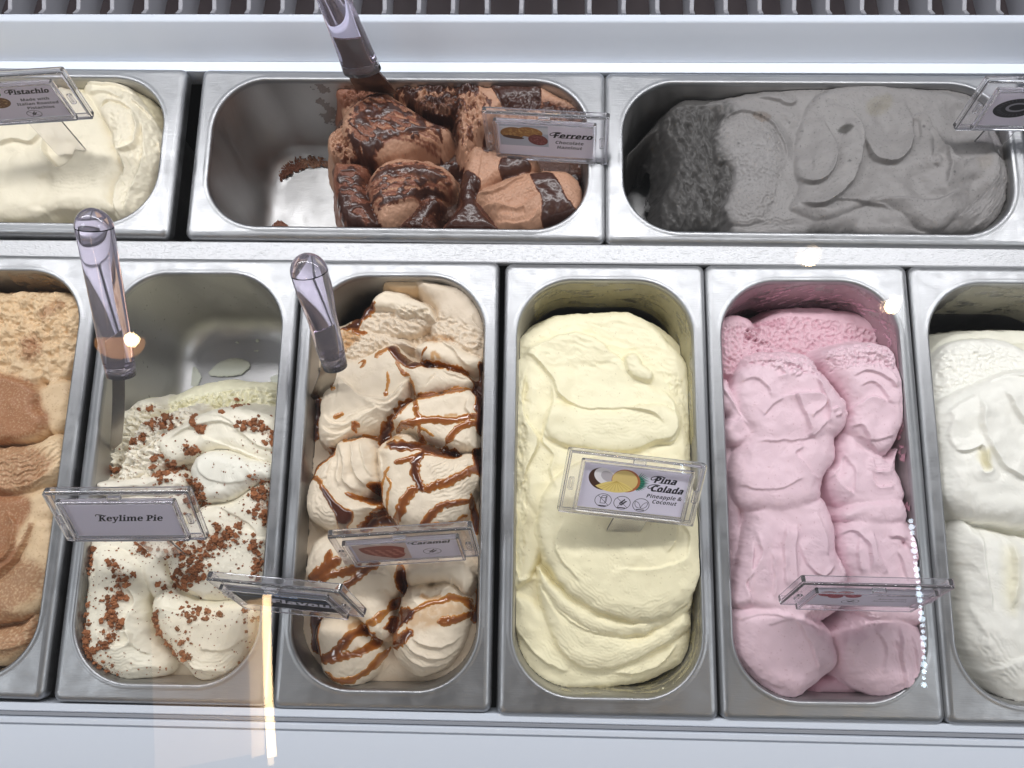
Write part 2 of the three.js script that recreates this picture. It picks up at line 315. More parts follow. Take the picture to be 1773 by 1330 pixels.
  // sauce lying on the surface: thickness in mm
  pour(line, w, h, { y, taper = 0.1, vary = 0.5 } = {}) {
    w *= 1.45; h *= 1.15; vary *= 0.7;
    const poly = curve(this.pts(line, y));
    this.near(poly, w * 1.8, false, (i, d, side, at, x, z) => {
      const ww = w * (1 + vary * fbm(x / 9 + this.seed, z / 9, 2) + vary * 0.6 * simplex(at * 7, this.seed + w)) * Math.sqrt(Math.min(1, Math.min(at, 1 - at) / taper + 0.12)), e = d / ww;
      if (e < 1.25) this.S[i] = Math.max(this.S[i], h * Math.sqrt(Math.max(0, 1 - e * e)) - (e > 1 ? (e - 1) * h : 0), this.S[i]);
    });
    return this;
  }
  // coating worked into the surface in marbled patches
  glaze(outline, h, { cut = 0, scale = 8, stretch = 2.5, turn = 0, soft = 5, y } = {}) {
    const poly = curve(this.pts(outline, y), 6, true), ct = Math.cos(turn), st = Math.sin(turn);
    this.near(poly, 1, true, (i, d, side, at, x, z) => {
      if (side < 0) return;
      const wob = 3 * fbm(x / 14 + this.seed, z / 14, 2), f = fbm((x * ct + z * st + wob) / scale / stretch + this.seed, (-x * st + z * ct + wob) / scale, 5) - cut + 0.6 * (smooth(0, soft, d) - 1);
      if (f > 0) this.S[i] = Math.max(this.S[i], h * (1 - Math.exp(-f * 7)));
    });
    return this;
  }
  pool(outline, h, { R = 4, y } = {}) {
    const poly = curve(this.pts(outline, y), 6, true);
    this.near(poly, 1, true, (i, d, side) => { if (side > 0) { const e = 1 - Math.min(d / R, 1); this.S[i] = Math.max(this.S[i], h * Math.sqrt(1 - e * e)); } });
    return this;
  }
  specks(n, color, r0, r1, seed, a = 1) {
    const rnd = rng(seed);
    for (let k = 0; k < n; k++) {
      const ci = Math.floor(rnd() * this.nx), cj = Math.floor(rnd() * this.nz), r = mix(r0, r1, rnd() ** 2) / this.step, R = Math.ceil(r), el = 0.6 + rnd() * 0.8, aa = a * (0.4 + 0.6 * rnd());
      for (let j = -R; j <= R; j++) for (let i = -R; i <= R; i++) { const x = ci + i, z = cj + j; if (x < 0 || z < 0 || x >= this.nx || z >= this.nz) continue; const m = aa * (1 - smooth(0.4, 1, Math.hypot(i * el, j / el) / r)); if (m > 0) for (let q = 0; q < 3; q++) { const o = (z * this.nx + x) * 3 + q; this.C[o] = mix(this.C[o], color[q], m); } }
    }
    return this;
  }
  relax(times, amount = 0.5) {                                // softens only single-cell jags
    for (let t = 0; t < times; t++) { const o = this.H.slice(); for (let j = 1; j < this.nz - 1; j++) for (let i = 1; i < this.nx - 1; i++) { const k = j * this.nx + i; if (o[k] < -200) continue; let s = 0, c = 0; for (const q of [k - 1, k + 1, k - this.nx, k + this.nx]) if (o[q] > -200) { s += o[q]; c++; } if (c) this.H[k] = mix(o[k], s / c, amount); } }
    return this;
  }
  grid(height, keep, color, uvScale = 1) {
    const { nx, nz, n, step, x0, z0 } = this, map = new Int32Array(n).fill(-1), idx = [], pos = [], uv = [], col = [];
    const put = (k) => { if (map[k] < 0) { map[k] = pos.length / 3; const x = x0 + (k % nx) * step, z = z0 + Math.floor(k / nx) * step; pos.push(x / 1000, height(k) / 1000, z / 1000); uv.push(x / 1000 * uvScale, (z - height(k) * 0.7) / 1000 * uvScale); col.push(...color(k)); } return map[k]; };
    for (let j = 0; j + 1 < nz; j++) for (let i = 0; i + 1 < nx; i++) {
      const a = j * nx + i, b = a + 1, c = a + nx, d = c + 1;
      if (!(keep(a) && keep(b) && keep(c) && keep(d))) continue;
      const flip = Math.abs(height(a) - height(d)) < Math.abs(height(b) - height(c));
      if (flip) idx.push(put(a), put(c), put(d), put(a), put(d), put(b)); else idx.push(put(a), put(c), put(b), put(b), put(c), put(d));
    }
    const g = new THREE.BufferGeometry();
    g.setAttribute('position', new THREE.Float32BufferAttribute(pos, 3)); g.setAttribute('uv', new THREE.Float32BufferAttribute(uv, 2)); g.setAttribute('color', new THREE.Float32BufferAttribute(col, 3)); g.setIndex(idx); g.computeVertexNormals();
    return g;
  }
  inside(k, h) { return this.wall[k] > 0.4 + Math.max(0, -h - 4) * 0.07; }
  at(u, v) { const [x, z] = this.pts([[u, v]])[0], i = clamp(Math.round((x - this.x0) / this.step), 0, this.nx - 1), j = clamp(Math.round((z - this.z0) / this.step), 0, this.nz - 1); return this.H[j * this.nx + i]; }
  build(name, label, mat, sauceMat, sauceColor) { if (!this.plain) this.scuff(this.scrape ?? 0.42).pores(140, 0.7, 1.6, 0.45, this.seed * 100 + 3); return this.make(name, label, mat, sauceMat, sauceColor); }
  make(name, label, mat, sauceMat, sauceColor) {
    const t = thing(name, label, 'ice cream'); t.position.copy(this.pan.mid); t.rotation.y = this.pan.yaw;
    const D = -PAN_DEEP * 1000 + 0.5;
    part('frozen_mass', this.grid((k) => this.H[k], (k) => this.H[k] > D && this.inside(k, this.H[k]), (k) => [this.C[k * 3], this.C[k * 3 + 1], this.C[k * 3 + 2]], 25), mat, t);
    if (sauceMat) {
      for (let t = 0; t < 2; t++) { const o = this.S.slice(), w = this.nx; for (let k = w + 1; k < this.n - w - 1; k++) if (o[k] > 0) this.S[k] = (o[k] * 2 + Math.max(0, o[k - 1]) + Math.max(0, o[k + 1]) + Math.max(0, o[k - w]) + Math.max(0, o[k + w])) / 6; }
      const Hs = this.H.slice(); for (let t = 0; t < 3; t++) { const o = Hs.slice(), w = this.nx; for (let k = w + 1; k < this.n - w - 1; k++) if (this.S[k] > 0.4) Hs[k] = Math.max(this.H[k] - 0.3, (o[k] * 2 + o[k - 1] + o[k + 1] + o[k - w] + o[k + w]) / 6); }
      const { nx } = this, S = this.S, wet = (k) => S[k] > 0 || S[k - 1] > 0 || S[k + 1] > 0 || S[k - nx] > 0 || S[k + nx] > 0;
      part('sauce', this.grid((k) => (S[k] > 0 ? Hs[k] + S[k] : this.H[k] - 0.5), (k) => wet(k) && this.H[k] > D && this.inside(k, this.H[k]), (k) => sauceColor(k, S[k]), 25), sauceMat, t);
    }
    return t;
  }
}
M.cream = new THREE.MeshPhysicalMaterial({ name: 'gelato', vertexColors: true, roughness: 0.5, specularIntensity: 0.8, bumpMap: creamTex, bumpScale: 0.00009 });
M.chocolate = new THREE.MeshPhysicalMaterial({ name: 'chocolate_glaze', vertexColors: true, roughness: 0.34, clearcoat: 0.35, clearcoatRoughness: 0.22 });
M.sauce = new THREE.MeshPhysicalMaterial({ name: 'sauce', vertexColors: true, roughness: 0.16, clearcoat: 1, clearcoatRoughness: 0.04 });

// thin films and drips left on the steel wall of a pan; s runs along the wall in mm from the middle of the far side, down in mm
function smear(pan, parent, name, { s0, s1, y0, y1, color, mat = M.film, cut = 0.1, scale = [14, 30], fade = 12, seed = 1, lean = 0, thick = 0.3 }) {
  const rows = 60, cols = Math.ceil((s1 - s0) / 1.2), pos = [], col = [], uv = [], idx = [], on = [];
  const ring = (inset) => { const q = loop(pan.ix - inset, pan.iz - inset, LIP.r - inset, 0, 24), out = []; const n = q.length; let start = Math.round(n * 3 / 4) % n; for (let i = 0; i <= n; i++) out.push(q[(start + i) % n]); return out; };
  const wallAt = (y) => { const prof = [[0.0008, 4], [0.0012, 12], [0.0030, 40], [0.0050, 70], [0.0064, 90]]; for (let i = 1; i < prof.length; i++) if (y <= prof[i][1] || i === prof.length - 1) return mix(prof[i - 1][0], prof[i][0], clamp((y - prof[i - 1][1]) / (prof[i][1] - prof[i - 1][1]))); };
  for (let j = 0; j <= rows; j++) {
    const y = mix(y0, y1, j / rows), r = ring(wallAt(y) + 0.0002), acc = [0]; for (let i = 1; i < r.length; i++) acc.push(acc[i - 1] + Math.hypot(r[i][0] - r[i - 1][0], r[i][2] - r[i - 1][2]) * 1000);
    const total = acc.at(-1), mid = (pan.ix * 1000 - LIP.r * 1000);                    // the far side runs from the first point towards +x
    for (let i = 0; i <= cols; i++) {
      const s = mix(s0, s1, i / cols), w = (((s + mid) % total) + total) % total; let k = 1; while (acc[k] < w) k++;
      const t = (w - acc[k - 1]) / (acc[k] - acc[k - 1]), a = r[k - 1], b = r[k], x = mix(a[0], b[0], t), z = mix(a[2], b[2], t), nn = Math.hypot(x, z);
      const q = s + lean * y, e = Math.min(smooth(s0, s0 + fade, s), 1 - smooth(s1 - fade, s1, s)), f = fbm(q / scale[0] + seed * 9, y / scale[1] - seed, 4) + 0.35 * fbm(q / 4 + seed, y / 5, 3) + (e - 1) * 1.2 - 0.25 * (1 - smooth(y0, y0 + 8, y));
      const lift = (0.05 + thick * smooth(cut, cut + 0.3, f)) / 1000;
      pos.push(x - x / nn * lift, -y / 1000, z - z / nn * lift); uv.push(s / 40, y / 40); on.push(f > cut); const k2 = 0.85 + 0.3 * smooth(cut, cut + 0.5, f); col.push(color[0] * k2, color[1] * k2, color[2] * k2);
    }
  }
  for (let j = 0; j < rows; j++) for (let i = 0; i < cols; i++) { const a = j * (cols + 1) + i, b = a + 1, c = a + cols + 1, d = c + 1; if (on[a] && on[b] && on[c]) idx.push(a, c, b); if (on[b] && on[c] && on[d]) idx.push(b, c, d); }
  const g = new THREE.BufferGeometry(); g.setAttribute('position', new THREE.Float32BufferAttribute(pos, 3)); g.setAttribute('uv', new THREE.Float32BufferAttribute(uv, 2)); g.setAttribute('color', new THREE.Float32BufferAttribute(col, 3)); g.setIndex(idx); g.computeVertexNormals();
  part(name, g, mat, parent);
}
M.film = new THREE.MeshPhysicalMaterial({ name: 'melted_film', vertexColors: true, roughness: 0.35, specularIntensity: 0.8, side: THREE.DoubleSide });
M.haze = new THREE.MeshPhysicalMaterial({ name: 'thin_film', vertexColors: true, roughness: 0.45, side: THREE.DoubleSide, transparent: true, opacity: 0.36 });
const zoomed = (ox, oy, s) => (list) => list.map(([a, b]) => [ox + a * s, oy + b * s]);
// ---------- beige ice cream with brown sauce ----------
{
  const c = new Cream(pans.caramel, -4, 0.7, 5), A = zoomed(500, 450, 0.203), B = zoomed(500, 690, 0.203), D = zoomed(490, 940, 0.209);
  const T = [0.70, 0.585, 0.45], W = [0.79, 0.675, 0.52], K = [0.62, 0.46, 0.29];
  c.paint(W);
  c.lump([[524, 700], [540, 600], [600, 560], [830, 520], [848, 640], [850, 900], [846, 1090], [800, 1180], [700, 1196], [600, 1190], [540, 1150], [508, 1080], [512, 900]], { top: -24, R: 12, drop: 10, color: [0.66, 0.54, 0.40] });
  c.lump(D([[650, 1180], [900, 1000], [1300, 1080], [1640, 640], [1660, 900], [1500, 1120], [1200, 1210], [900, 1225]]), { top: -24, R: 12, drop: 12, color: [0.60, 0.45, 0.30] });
  c.lump(D([[60, -100], [200, -100], [190, 300], [140, 600], [180, 900], [100, 800], [60, 400]]), { top: -18, R: 7, drop: 14, color: W });
  // back: smear up the wall and torn chunks
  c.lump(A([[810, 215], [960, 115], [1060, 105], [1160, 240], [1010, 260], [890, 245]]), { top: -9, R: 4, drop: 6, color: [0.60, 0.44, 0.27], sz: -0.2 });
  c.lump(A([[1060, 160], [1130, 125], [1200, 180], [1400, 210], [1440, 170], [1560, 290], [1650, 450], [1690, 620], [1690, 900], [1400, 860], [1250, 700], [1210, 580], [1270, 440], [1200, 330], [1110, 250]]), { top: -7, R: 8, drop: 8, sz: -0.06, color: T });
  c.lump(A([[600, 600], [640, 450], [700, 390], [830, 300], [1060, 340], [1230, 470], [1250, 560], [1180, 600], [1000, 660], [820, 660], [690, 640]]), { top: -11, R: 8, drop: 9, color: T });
  c.lump(A([[700, 400], [740, 315], [850, 265], [950, 285], [1060, 335], [1180, 380], [1245, 470], [1250, 540], [1150, 505], [950, 480], [850, 430], [740, 435]]), { top: -3, R: 6, drop: 9, color: W });
  c.lump(A([[390, 650], [480, 570], [640, 600], [820, 640], [1000, 690], [1080, 760], [880, 760], [740, 800], [620, 880], [480, 880], [400, 820]]), { top: -8, R: 8, drop: 9, color: T });
  c.rough(A([[390, 620], [700, 400], [1250, 400], [1690, 640], [1690, 900], [1200, 760], [900, 720], [620, 870], [400, 830]]), 4.0, 9, { kind: 'crease', oct: 4, stretch: 1.8, turn: 0.4 });
  c.rough(A([[390, 650], [520, 560], [660, 620], [820, 640], [760, 780], [620, 870], [400, 830]]), 2.6, 5, { kind: 'billow' });
  c.lump(A([[1080, 760], [1170, 690], [1400, 720], [1560, 800], [1660, 850], [1620, 930], [1500, 940], [1340, 890], [1240, 880], [1120, 820]]), { top: -4, R: 8, drop: 9, color: W });
  c.lip(A([[1210, 640], [1300, 690], [1400, 760], [1500, 880], [1580, 930]]), 2.4, 5).lip(A([[1480, 700], [1580, 690], [1620, 720], [1570, 750], [1480, 740]]), 2.4, -4).lip(A([[1290, 600], [1450, 690], [1600, 800]]), 1.6, 6);
  c.lip(A([[1540, 450], [1600, 560], [1680, 620]]), 2, -4).cord(A([[690, 620], [830, 500], [930, 540], [960, 680]]), 1.8, 2.5);
  // upper left lobe
  c.lump(B([[270, 60], [350, -180], [450, -310], [620, -340], [850, -450], [900, -460], [1000, -350], [1060, -230], [1040, -130], [960, 20], [830, 170], [760, 260], [640, 310], [550, 320], [460, 370], [370, 425], [290, 390], [250, 300], [255, 200]]), { top: 0, R: 15, drop: 14, sz: -0.03, color: W });
  c.lip(A([[360, 1060], [450, 1020], [520, 1090], [640, 1170], [820, 1190], [900, 1150], [980, 1060], [1040, 1000]]), 2.6, -9).lip(A([[640, 1190], [800, 1240], [920, 1180], [1000, 1070]]), 1.8, -5).lip(A([[700, 1230], [820, 1290], [930, 1230], [1010, 1120]]), 1.4, -4);
  c.lip(B([[260, 120], [350, 200], [470, 230], [560, 190], [700, 120], [850, 60]]), 1.9, -6).lip(B([[255, 220], [360, 300], [470, 290], [580, 230]]), 1.8, -5).lip(B([[290, 370], [400, 350], [520, 280], [640, 220]]), 1.2, -5);
  c.lines(B([[300, 240], [450, 260], [620, 190], [820, 90]]), 0.7, 2.8, 12);
  c.lump(A([[960, 930], [1060, 870], [1180, 920], [1310, 920], [1440, 960], [1560, 1030], [1530, 1080], [1300, 1125], [1100, 1160], [1040, 1060]]), { top: -1, R: 9, drop: 10, color: W });
  c.lip(A([[1300, 930], [1380, 970], [1460, 1000], [1540, 1010]]), 1.8, 4).cord(A([[1160, 1080], [1260, 970]]), -0.8, 1).cord(A([[1210, 1040], [1270, 960]]), -0.6, 1);
  // right middle slab
  c.lump(B([[870, 200], [930, 110], [1060, 20], [1120, -10], [1300, -50], [1500, -90], [1600, -20], [1640, 100], [1610, 300], [1595, 430], [1500, 450], [1380, 430], [1250, 370], [1100, 300], [950, 250]]), { top: 4, R: 9, drop: 14, sx: -0.04, color: W });
  c.lip(B([[1540, 0], [1520, 90], [1580, 180]]), 1.8, 4).lip(B([[940, 210], [1100, 280], [1250, 350], [1400, 410]]), 1.4, 6).cord(B([[1520, 340], [1540, 430]]), -1.2, 1.6).lip(B([[1400, 350], [1480, 380], [1540, 420]]), 1.2, 4);
  // right lower lobe
  c.lump(B([[745, 440], [850, 340], [990, 300], [1120, 370], [1250, 430], [1400, 490], [1560, 470], [1640, 600], [1630, 720], [1560, 830], [1540, 900], [1500, 1000], [1400, 1100], [1200, 1180], [950, 1100], [880, 1030], [820, 950], [780, 850], [770, 700], [760, 560]]), { top: 7, R: 17, drop: 20, sx: 0.02, color: W });
  c.lines(B([[1240, 700], [1330, 640], [1430, 540], [1530, 490]]), 1.3, 3.2, 16).lines(B([[1200, 830], [1400, 790], [1530, 720], [1620, 660]]), 1.0, 3.0, 18).lines(B([[1250, 1000], [1400, 960], [1520, 880]]), 0.8, 3, 12);
  c.lip(B([[760, 470], [800, 600], [790, 720], [790, 860]]), 1.4, -5);
  // left middle lobe with draped folds
  c.lump(B([[390, 450], [420, 390], [560, 330], [680, 340], [745, 400], [775, 560], [790, 720], [740, 790], [640, 860], [780, 900], [800, 960], [700, 990], [560, 1130], [420, 1140], [300, 1100], [170, 1010], [145, 900], [180, 720], [260, 560]]), { top: 4, R: 16, drop: 20, color: W });
  c.lip(B([[430, 390], [470, 480], [490, 580], [480, 680], [540, 750], [640, 800]]), 2.8, 5).lip(B([[520, 350], [560, 480], [570, 600], [620, 700], [680, 760]]), 2.8, 5).lip(B([[620, 345], [640, 470], [680, 600], [740, 680]]), 1.8, 6).lip(B([[420, 440], [440, 560], [420, 660], [440, 760]]), 1.6, 4).lip(B([[380, 520], [340, 640], [350, 680]]), 1.4, -4);
  c.lines(B([[330, 520], [300, 680], [320, 800]]), 0.9, 3, 9).lines(B([[180, 800], [190, 960], [290, 1060], [420, 1090]]), 1.1, 3.1, 15).lines(B([[540, 890], [660, 920], [760, 920]]), 1.0, 2.8, 10);
  c.hollow(...B([[720, 800]])[0], 5, 9);
  // lower left body and the two round ends
  c.lump(D([[195, 150], [300, -40], [600, -60], [870, 60], [930, 180], [940, 400], [870, 470], [885, 560], [890, 760], [850, 810], [740, 770], [690, 700], [560, 560], [400, 460], [260, 380], [200, 280]]), { top: 4, R: 15, drop: 18, color: W });
  c.lip(D([[850, 180], [890, 260], [920, 330]]), 2, -4).lip(D([[600, 440], [640, 300], [740, 250], [900, 280]]), 1.2, -6).cord(D([[230, 300], [260, 120], [340, 0]]), -0.8, 1.5).cord(D([[800, 380], [880, 450]]), -1, 1.6);
  c.lump(D([[275, 680], [330, 620], [480, 600], [640, 650], [720, 760], [790, 810], [840, 870], [830, 1000], [760, 1120], [640, 1205], [520, 1212], [410, 1170], [330, 1050], [290, 900]]), { top: 3, R: 24, drop: 32, pow: 2.2, color: W });
  c.cord(D([[470, 640], [480, 760], [520, 850]]), 1.2, 2.2).cord(D([[600, 900], [590, 1040], [600, 1150]]), -0.7, 1.6).lines(D([[430, 1130], [560, 1150], [700, 1080], [800, 960]]), 0.6, 3, 14);
  c.lump(D([[1030, 190], [1250, 160], [1450, 120], [1580, 260], [1520, 420], [1380, 330], [1250, 330], [1040, 340]]), { top: 1, R: 9, drop: 12, color: W });
  c.lump(D([[950, 560], [1000, 420], [1050, 340], [1150, 330], [1260, 330], [1400, 300], [1510, 390], [1565, 500], [1560, 640], [1515, 800], [1440, 950], [1330, 1060], [1180, 1112], [1060, 1090], [960, 990], [905, 880], [900, 700]]), { top: 8, R: 26, drop: 34, pow: 2.2, color: W });
  c.lip(D([[1080, 770], [1180, 820], [1290, 850], [1400, 830], [1490, 760]]), 2.2, 4, { back: 0.6 }).lip(D([[1000, 800], [1110, 890], [1240, 945], [1380, 930], [1480, 850]]), 2.2, 4, { back: 0.6 }).lip(D([[960, 850], [1080, 970], [1230, 1020], [1370, 990], [1470, 900]]), 1.8, 4, { back: 0.6 });
  c.lines(D([[950, 900], [1100, 1020], [1250, 1060], [1400, 990]]), 0.6, 2.6, 12).lip(D([[1130, 400], [1180, 450], [1280, 440], [1350, 370]]), 2.2, -4).lip(D([[1210, 350], [1300, 380], [1380, 360], [1400, 280]]), 1.8, 3);
  c.hollow(...D([[1215, 350]])[0], 3, 4);
  c.swell(1.3, 26, 2).relax(1, 0.3);
  // colour: sauce smeared thin into the surface
  const am = [0.50, 0.24, 0.055];
  c.tint(D([[1040, 700], [1120, 560], [1300, 490], [1480, 480], [1540, 600], [1350, 650], [1150, 690]]), am, 0.55, { soft: 5, grain: 0.5, scale: 8 });
  c.tint(A([[420, 600], [520, 570], [600, 640], [480, 720], [400, 700]]), am, 0.7, { soft: 3, grain: 0.7, scale: 4 }).tint(A([[1150, 620], [1240, 620], [1400, 660], [1280, 690], [1160, 670]]), am, 0.6, { soft: 3, grain: 0.6 });
  c.streak(A([[1220, 880], [1240, 790], [1300, 850]]), am, 3, 0.8).streak(B([[830, 440], [880, 340], [980, 350]]), am, 3, 0.8).streak(B([[1330, 160], [1450, 150]]), am, 2, 0.8).streak(D([[520, 700], [600, 690], [640, 720]]), am, 4, 0.7).streak(D([[1140, 420], [1230, 460], [1330, 430]]), am, 2.4, 0.7);
  c.streak(D([[480, 940], [580, 920], [640, 860]]), am, 3, 0.9).streak(A([[400, 830], [440, 780], [520, 690]]), am, 3, 0.6);
  // sauce lying thick
  c.pool(A([[840, 740], [900, 710], [960, 780], [1030, 830], [1100, 830], [1160, 740], [1185, 740], [1130, 830], [1190, 840], [1240, 880], [1240, 920], [1130, 910], [1060, 940], [980, 905], [910, 850]]), 2.0, { R: 3 });
  c.pool(A([[1500, 960], [1600, 990], [1620, 860], [1660, 870], [1682, 1000], [1682, 1250], [1640, 1335], [1590, 1300], [1590, 1180], [1545, 1100], [1560, 1040]]), 2.4, { R: 3 }).pool(A([[930, 1240], [1000, 1150], [1060, 1170], [1020, 1260], [950, 1320], [910, 1290]]), 1.6, { R: 3 });
  for (const [l, w, h] of [[[[870, 730], [790, 790], [735, 840]], 1.6, 0.7], [[[1200, 880], [1340, 900], [1440, 920], [1520, 970]], 2.2, 1.2], [[[1540, 1090], [1400, 1120], [1280, 1145], [1100, 1170], [1000, 1210]], 2.0, 1.1], [[[1040, 1000], [1060, 1140]], 0.9, 0.6], [[[850, 960], [855, 1040], [830, 1140]], 0.8, 0.6], [[[820, 1140], [845, 1150]], 1.6, 1.0], [[[600, 880], [640, 860], [655, 880], [620, 930]], 0.9, 0.9], [[[360, 1100], [410, 1105]], 1.0, 0.6], [[[920, 860], [960, 940], [1040, 990]], 1.1, 0.8], [[[960, 950], [1010, 980]], 1.6, 1.0], [[[430, 560], [520, 510], [640, 420], [720, 370]], 4.2, 1.8], [[[520, 560], [580, 600], [650, 610]], 1.8, 1.2]]) c.pour(A(l), w, h);
  for (const [l, w, h] of [[[[1080, 0], [1105, 140], [1135, 175]], 1.6, 1.0], [[[950, 235], [1080, 215], [1200, 190], [1400, 200], [1610, 150]], 2.3, 1.2], [[[1345, 390], [1420, 290], [1520, 235], [1640, 200]], 2.1, 1.2], [[[1010, 0], [920, 120], [840, 200], [790, 290], [755, 400]], 3.2, 1.7], [[[780, 330], [640, 312], [540, 345], [455, 360]], 1.2, 0.8], [[[850, 390], [960, 415], [1110, 410], [1200, 440], [1320, 465], [1470, 480]], 3.2, 1.7], [[[880, 270], [990, 230], [1080, 250]], 1.2, 0.9], [[[1120, 230], [1130, 360], [1260, 430], [1420, 475]], 1.6, 1.0], [[[925, 560], [1040, 530], [1150, 475]], 1.8, 1.2], [[[1150, 470], [1100, 560], [1090, 640], [1120, 720], [1155, 790]], 2.6, 1.7], [[[1110, 770], [1030, 840], [970, 950], [905, 1060]], 2.8, 1.3], [[[1180, 790], [1280, 750], [1400, 710], [1520, 640], [1640, 595]], 2.6, 1.3], [[[1130, 1100], [1230, 1000], [1330, 910], [1420, 900], [1530, 870]], 2.2, 1.4], [[[1190, 1085], [1400, 1065], [1510, 990]], 1.3, 0.8], [[[170, -60], [175, 60], [150, 250], [150, 340]], 4.0, 2.0], [[[340, 440], [320, 500], [260, 550], [200, 630], [170, 700]], 2.4, 1.4], [[[200, 650], [280, 700], [310, 800]], 1.6, 0.9], [[[505, 810], [600, 850], [700, 880], [785, 895]], 1.8, 1.1], [[[830, 955], [740, 985], [660, 1070], [590, 1130]], 3.2, 1.6], [[[790, 950], [785, 800], [830, 660], [885, 580]], 1.0, 0.6], [[[840, 960], [860, 820], [890, 730], [845, 680]], 0.9, 0.6], [[[395, 170], [480, 130]], 1.5, 0.8], [[[560, 290], [565, 220], [610, 240]], 1.8, 1.2], [[[735, 1050], [840, 1050], [930, 1100]], 3, 1.6], [[[1250, 330], [1160, 280], [1090, 235]], 0.7, 0.5]]) c.pour(B(l), w, h);
  c.pool(B([[1605, 120], [1660, 130], [1682, 230], [1640, 310], [1605, 280]]), 2.2, { R: 2.5 }).pool(B([[1555, 440], [1660, 400], [1682, 550], [1650, 720], [1615, 640], [1570, 540]]), 2.4).pool(B([[1550, 800], [1580, 900], [1625, 1060], [1590, 1170], [1555, 1100], [1530, 950]]), 2.2).pool(B([[280, 410], [400, 425], [395, 480], [330, 515], [295, 480]]), 1.8).pool(B([[285, 735], [370, 800], [440, 890], [500, 940], [560, 970], [560, 1040], [515, 1100], [510, 1150], [435, 1150], [410, 1000], [350, 900], [310, 830]]), 2.4).pool(B([[665, 740], [785, 715], [795, 850], [720, 815]]), 1.8);
  for (const [l, w, h] of [[[[415, 60], [380, 170], [300, 240], [190, 310]], 2.2, 1.2], [[[495, 130], [400, 185], [340, 250], [230, 320]], 2.8, 1.3], [[[660, 175], [540, 240], [430, 255], [330, 320]], 2.3, 1.2], [[[810, 165], [700, 220], [620, 290], [560, 340], [460, 400]], 2.4, 1.4], [[[865, 560], [780, 610], [700, 680], [640, 730]], 1.6, 0.8], [[[880, 520], [840, 600], [740, 680]], 1.2, 0.6], [[[740, 770], [640, 735], [560, 775], [500, 840], [460, 890], [380, 945], [300, 985]], 2.8, 1.4], [[[800, 815], [700, 880], [600, 915], [480, 940], [390, 985]], 2.2, 1.2], [[[850, 900], [780, 980], [680, 1080], [560, 1135], [440, 1135], [340, 1070]], 2.0, 0.9], [[[885, 750], [920, 680], [1000, 610], [1090, 560]], 4.2, 2.2], [[[1080, 560], [1160, 520], [1280, 480], [1400, 450], [1500, 480], [1560, 560]], 1.8, 0.9], [[[900, 870], [1000, 785], [1080, 715]], 3.0, 1.6], [[[1300, 640], [1400, 630], [1560, 595]], 2.2, 1.2], [[[890, 730], [905, 800], [890, 840]], 1.5, 1.2], [[[650, 710], [720, 770], [760, 790]], 3.2, 1.8]]) c.pour(D(l), w, h);
  c.pool(D([[930, 170], [1000, 260], [1010, 400], [980, 470], [925, 380]]), 2.2).pool(D([[865, 480], [945, 465], [925, 565], [875, 575]]), 1.8).pool(D([[1585, 390], [1635, 460], [1630, 640], [1560, 700], [1545, 640], [1575, 560]]), 2.4).pool(D([[170, 590], [275, 640], [295, 800], [300, 960], [190, 940], [175, 760]]), 2.2);
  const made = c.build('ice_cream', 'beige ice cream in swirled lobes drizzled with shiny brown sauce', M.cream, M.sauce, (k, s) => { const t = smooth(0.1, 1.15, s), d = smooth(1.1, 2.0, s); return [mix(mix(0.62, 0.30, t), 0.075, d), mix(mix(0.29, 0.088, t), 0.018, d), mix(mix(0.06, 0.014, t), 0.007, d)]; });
  smear(pans.caramel, made, 'wall_smear', { s0: -45, s1: 95, y0: 5, y1: 30, color: [0.55, 0.42, 0.28], cut: 0.02, scale: [16, 22], seed: 3, thick: 0.6 });
  smear(pans.caramel, made, 'wall_smear', { s0: -75, s1: 80, y0: 8, y1: 60, color: [0.60, 0.48, 0.33], mat: M.haze, cut: -0.1, seed: 4 });
}
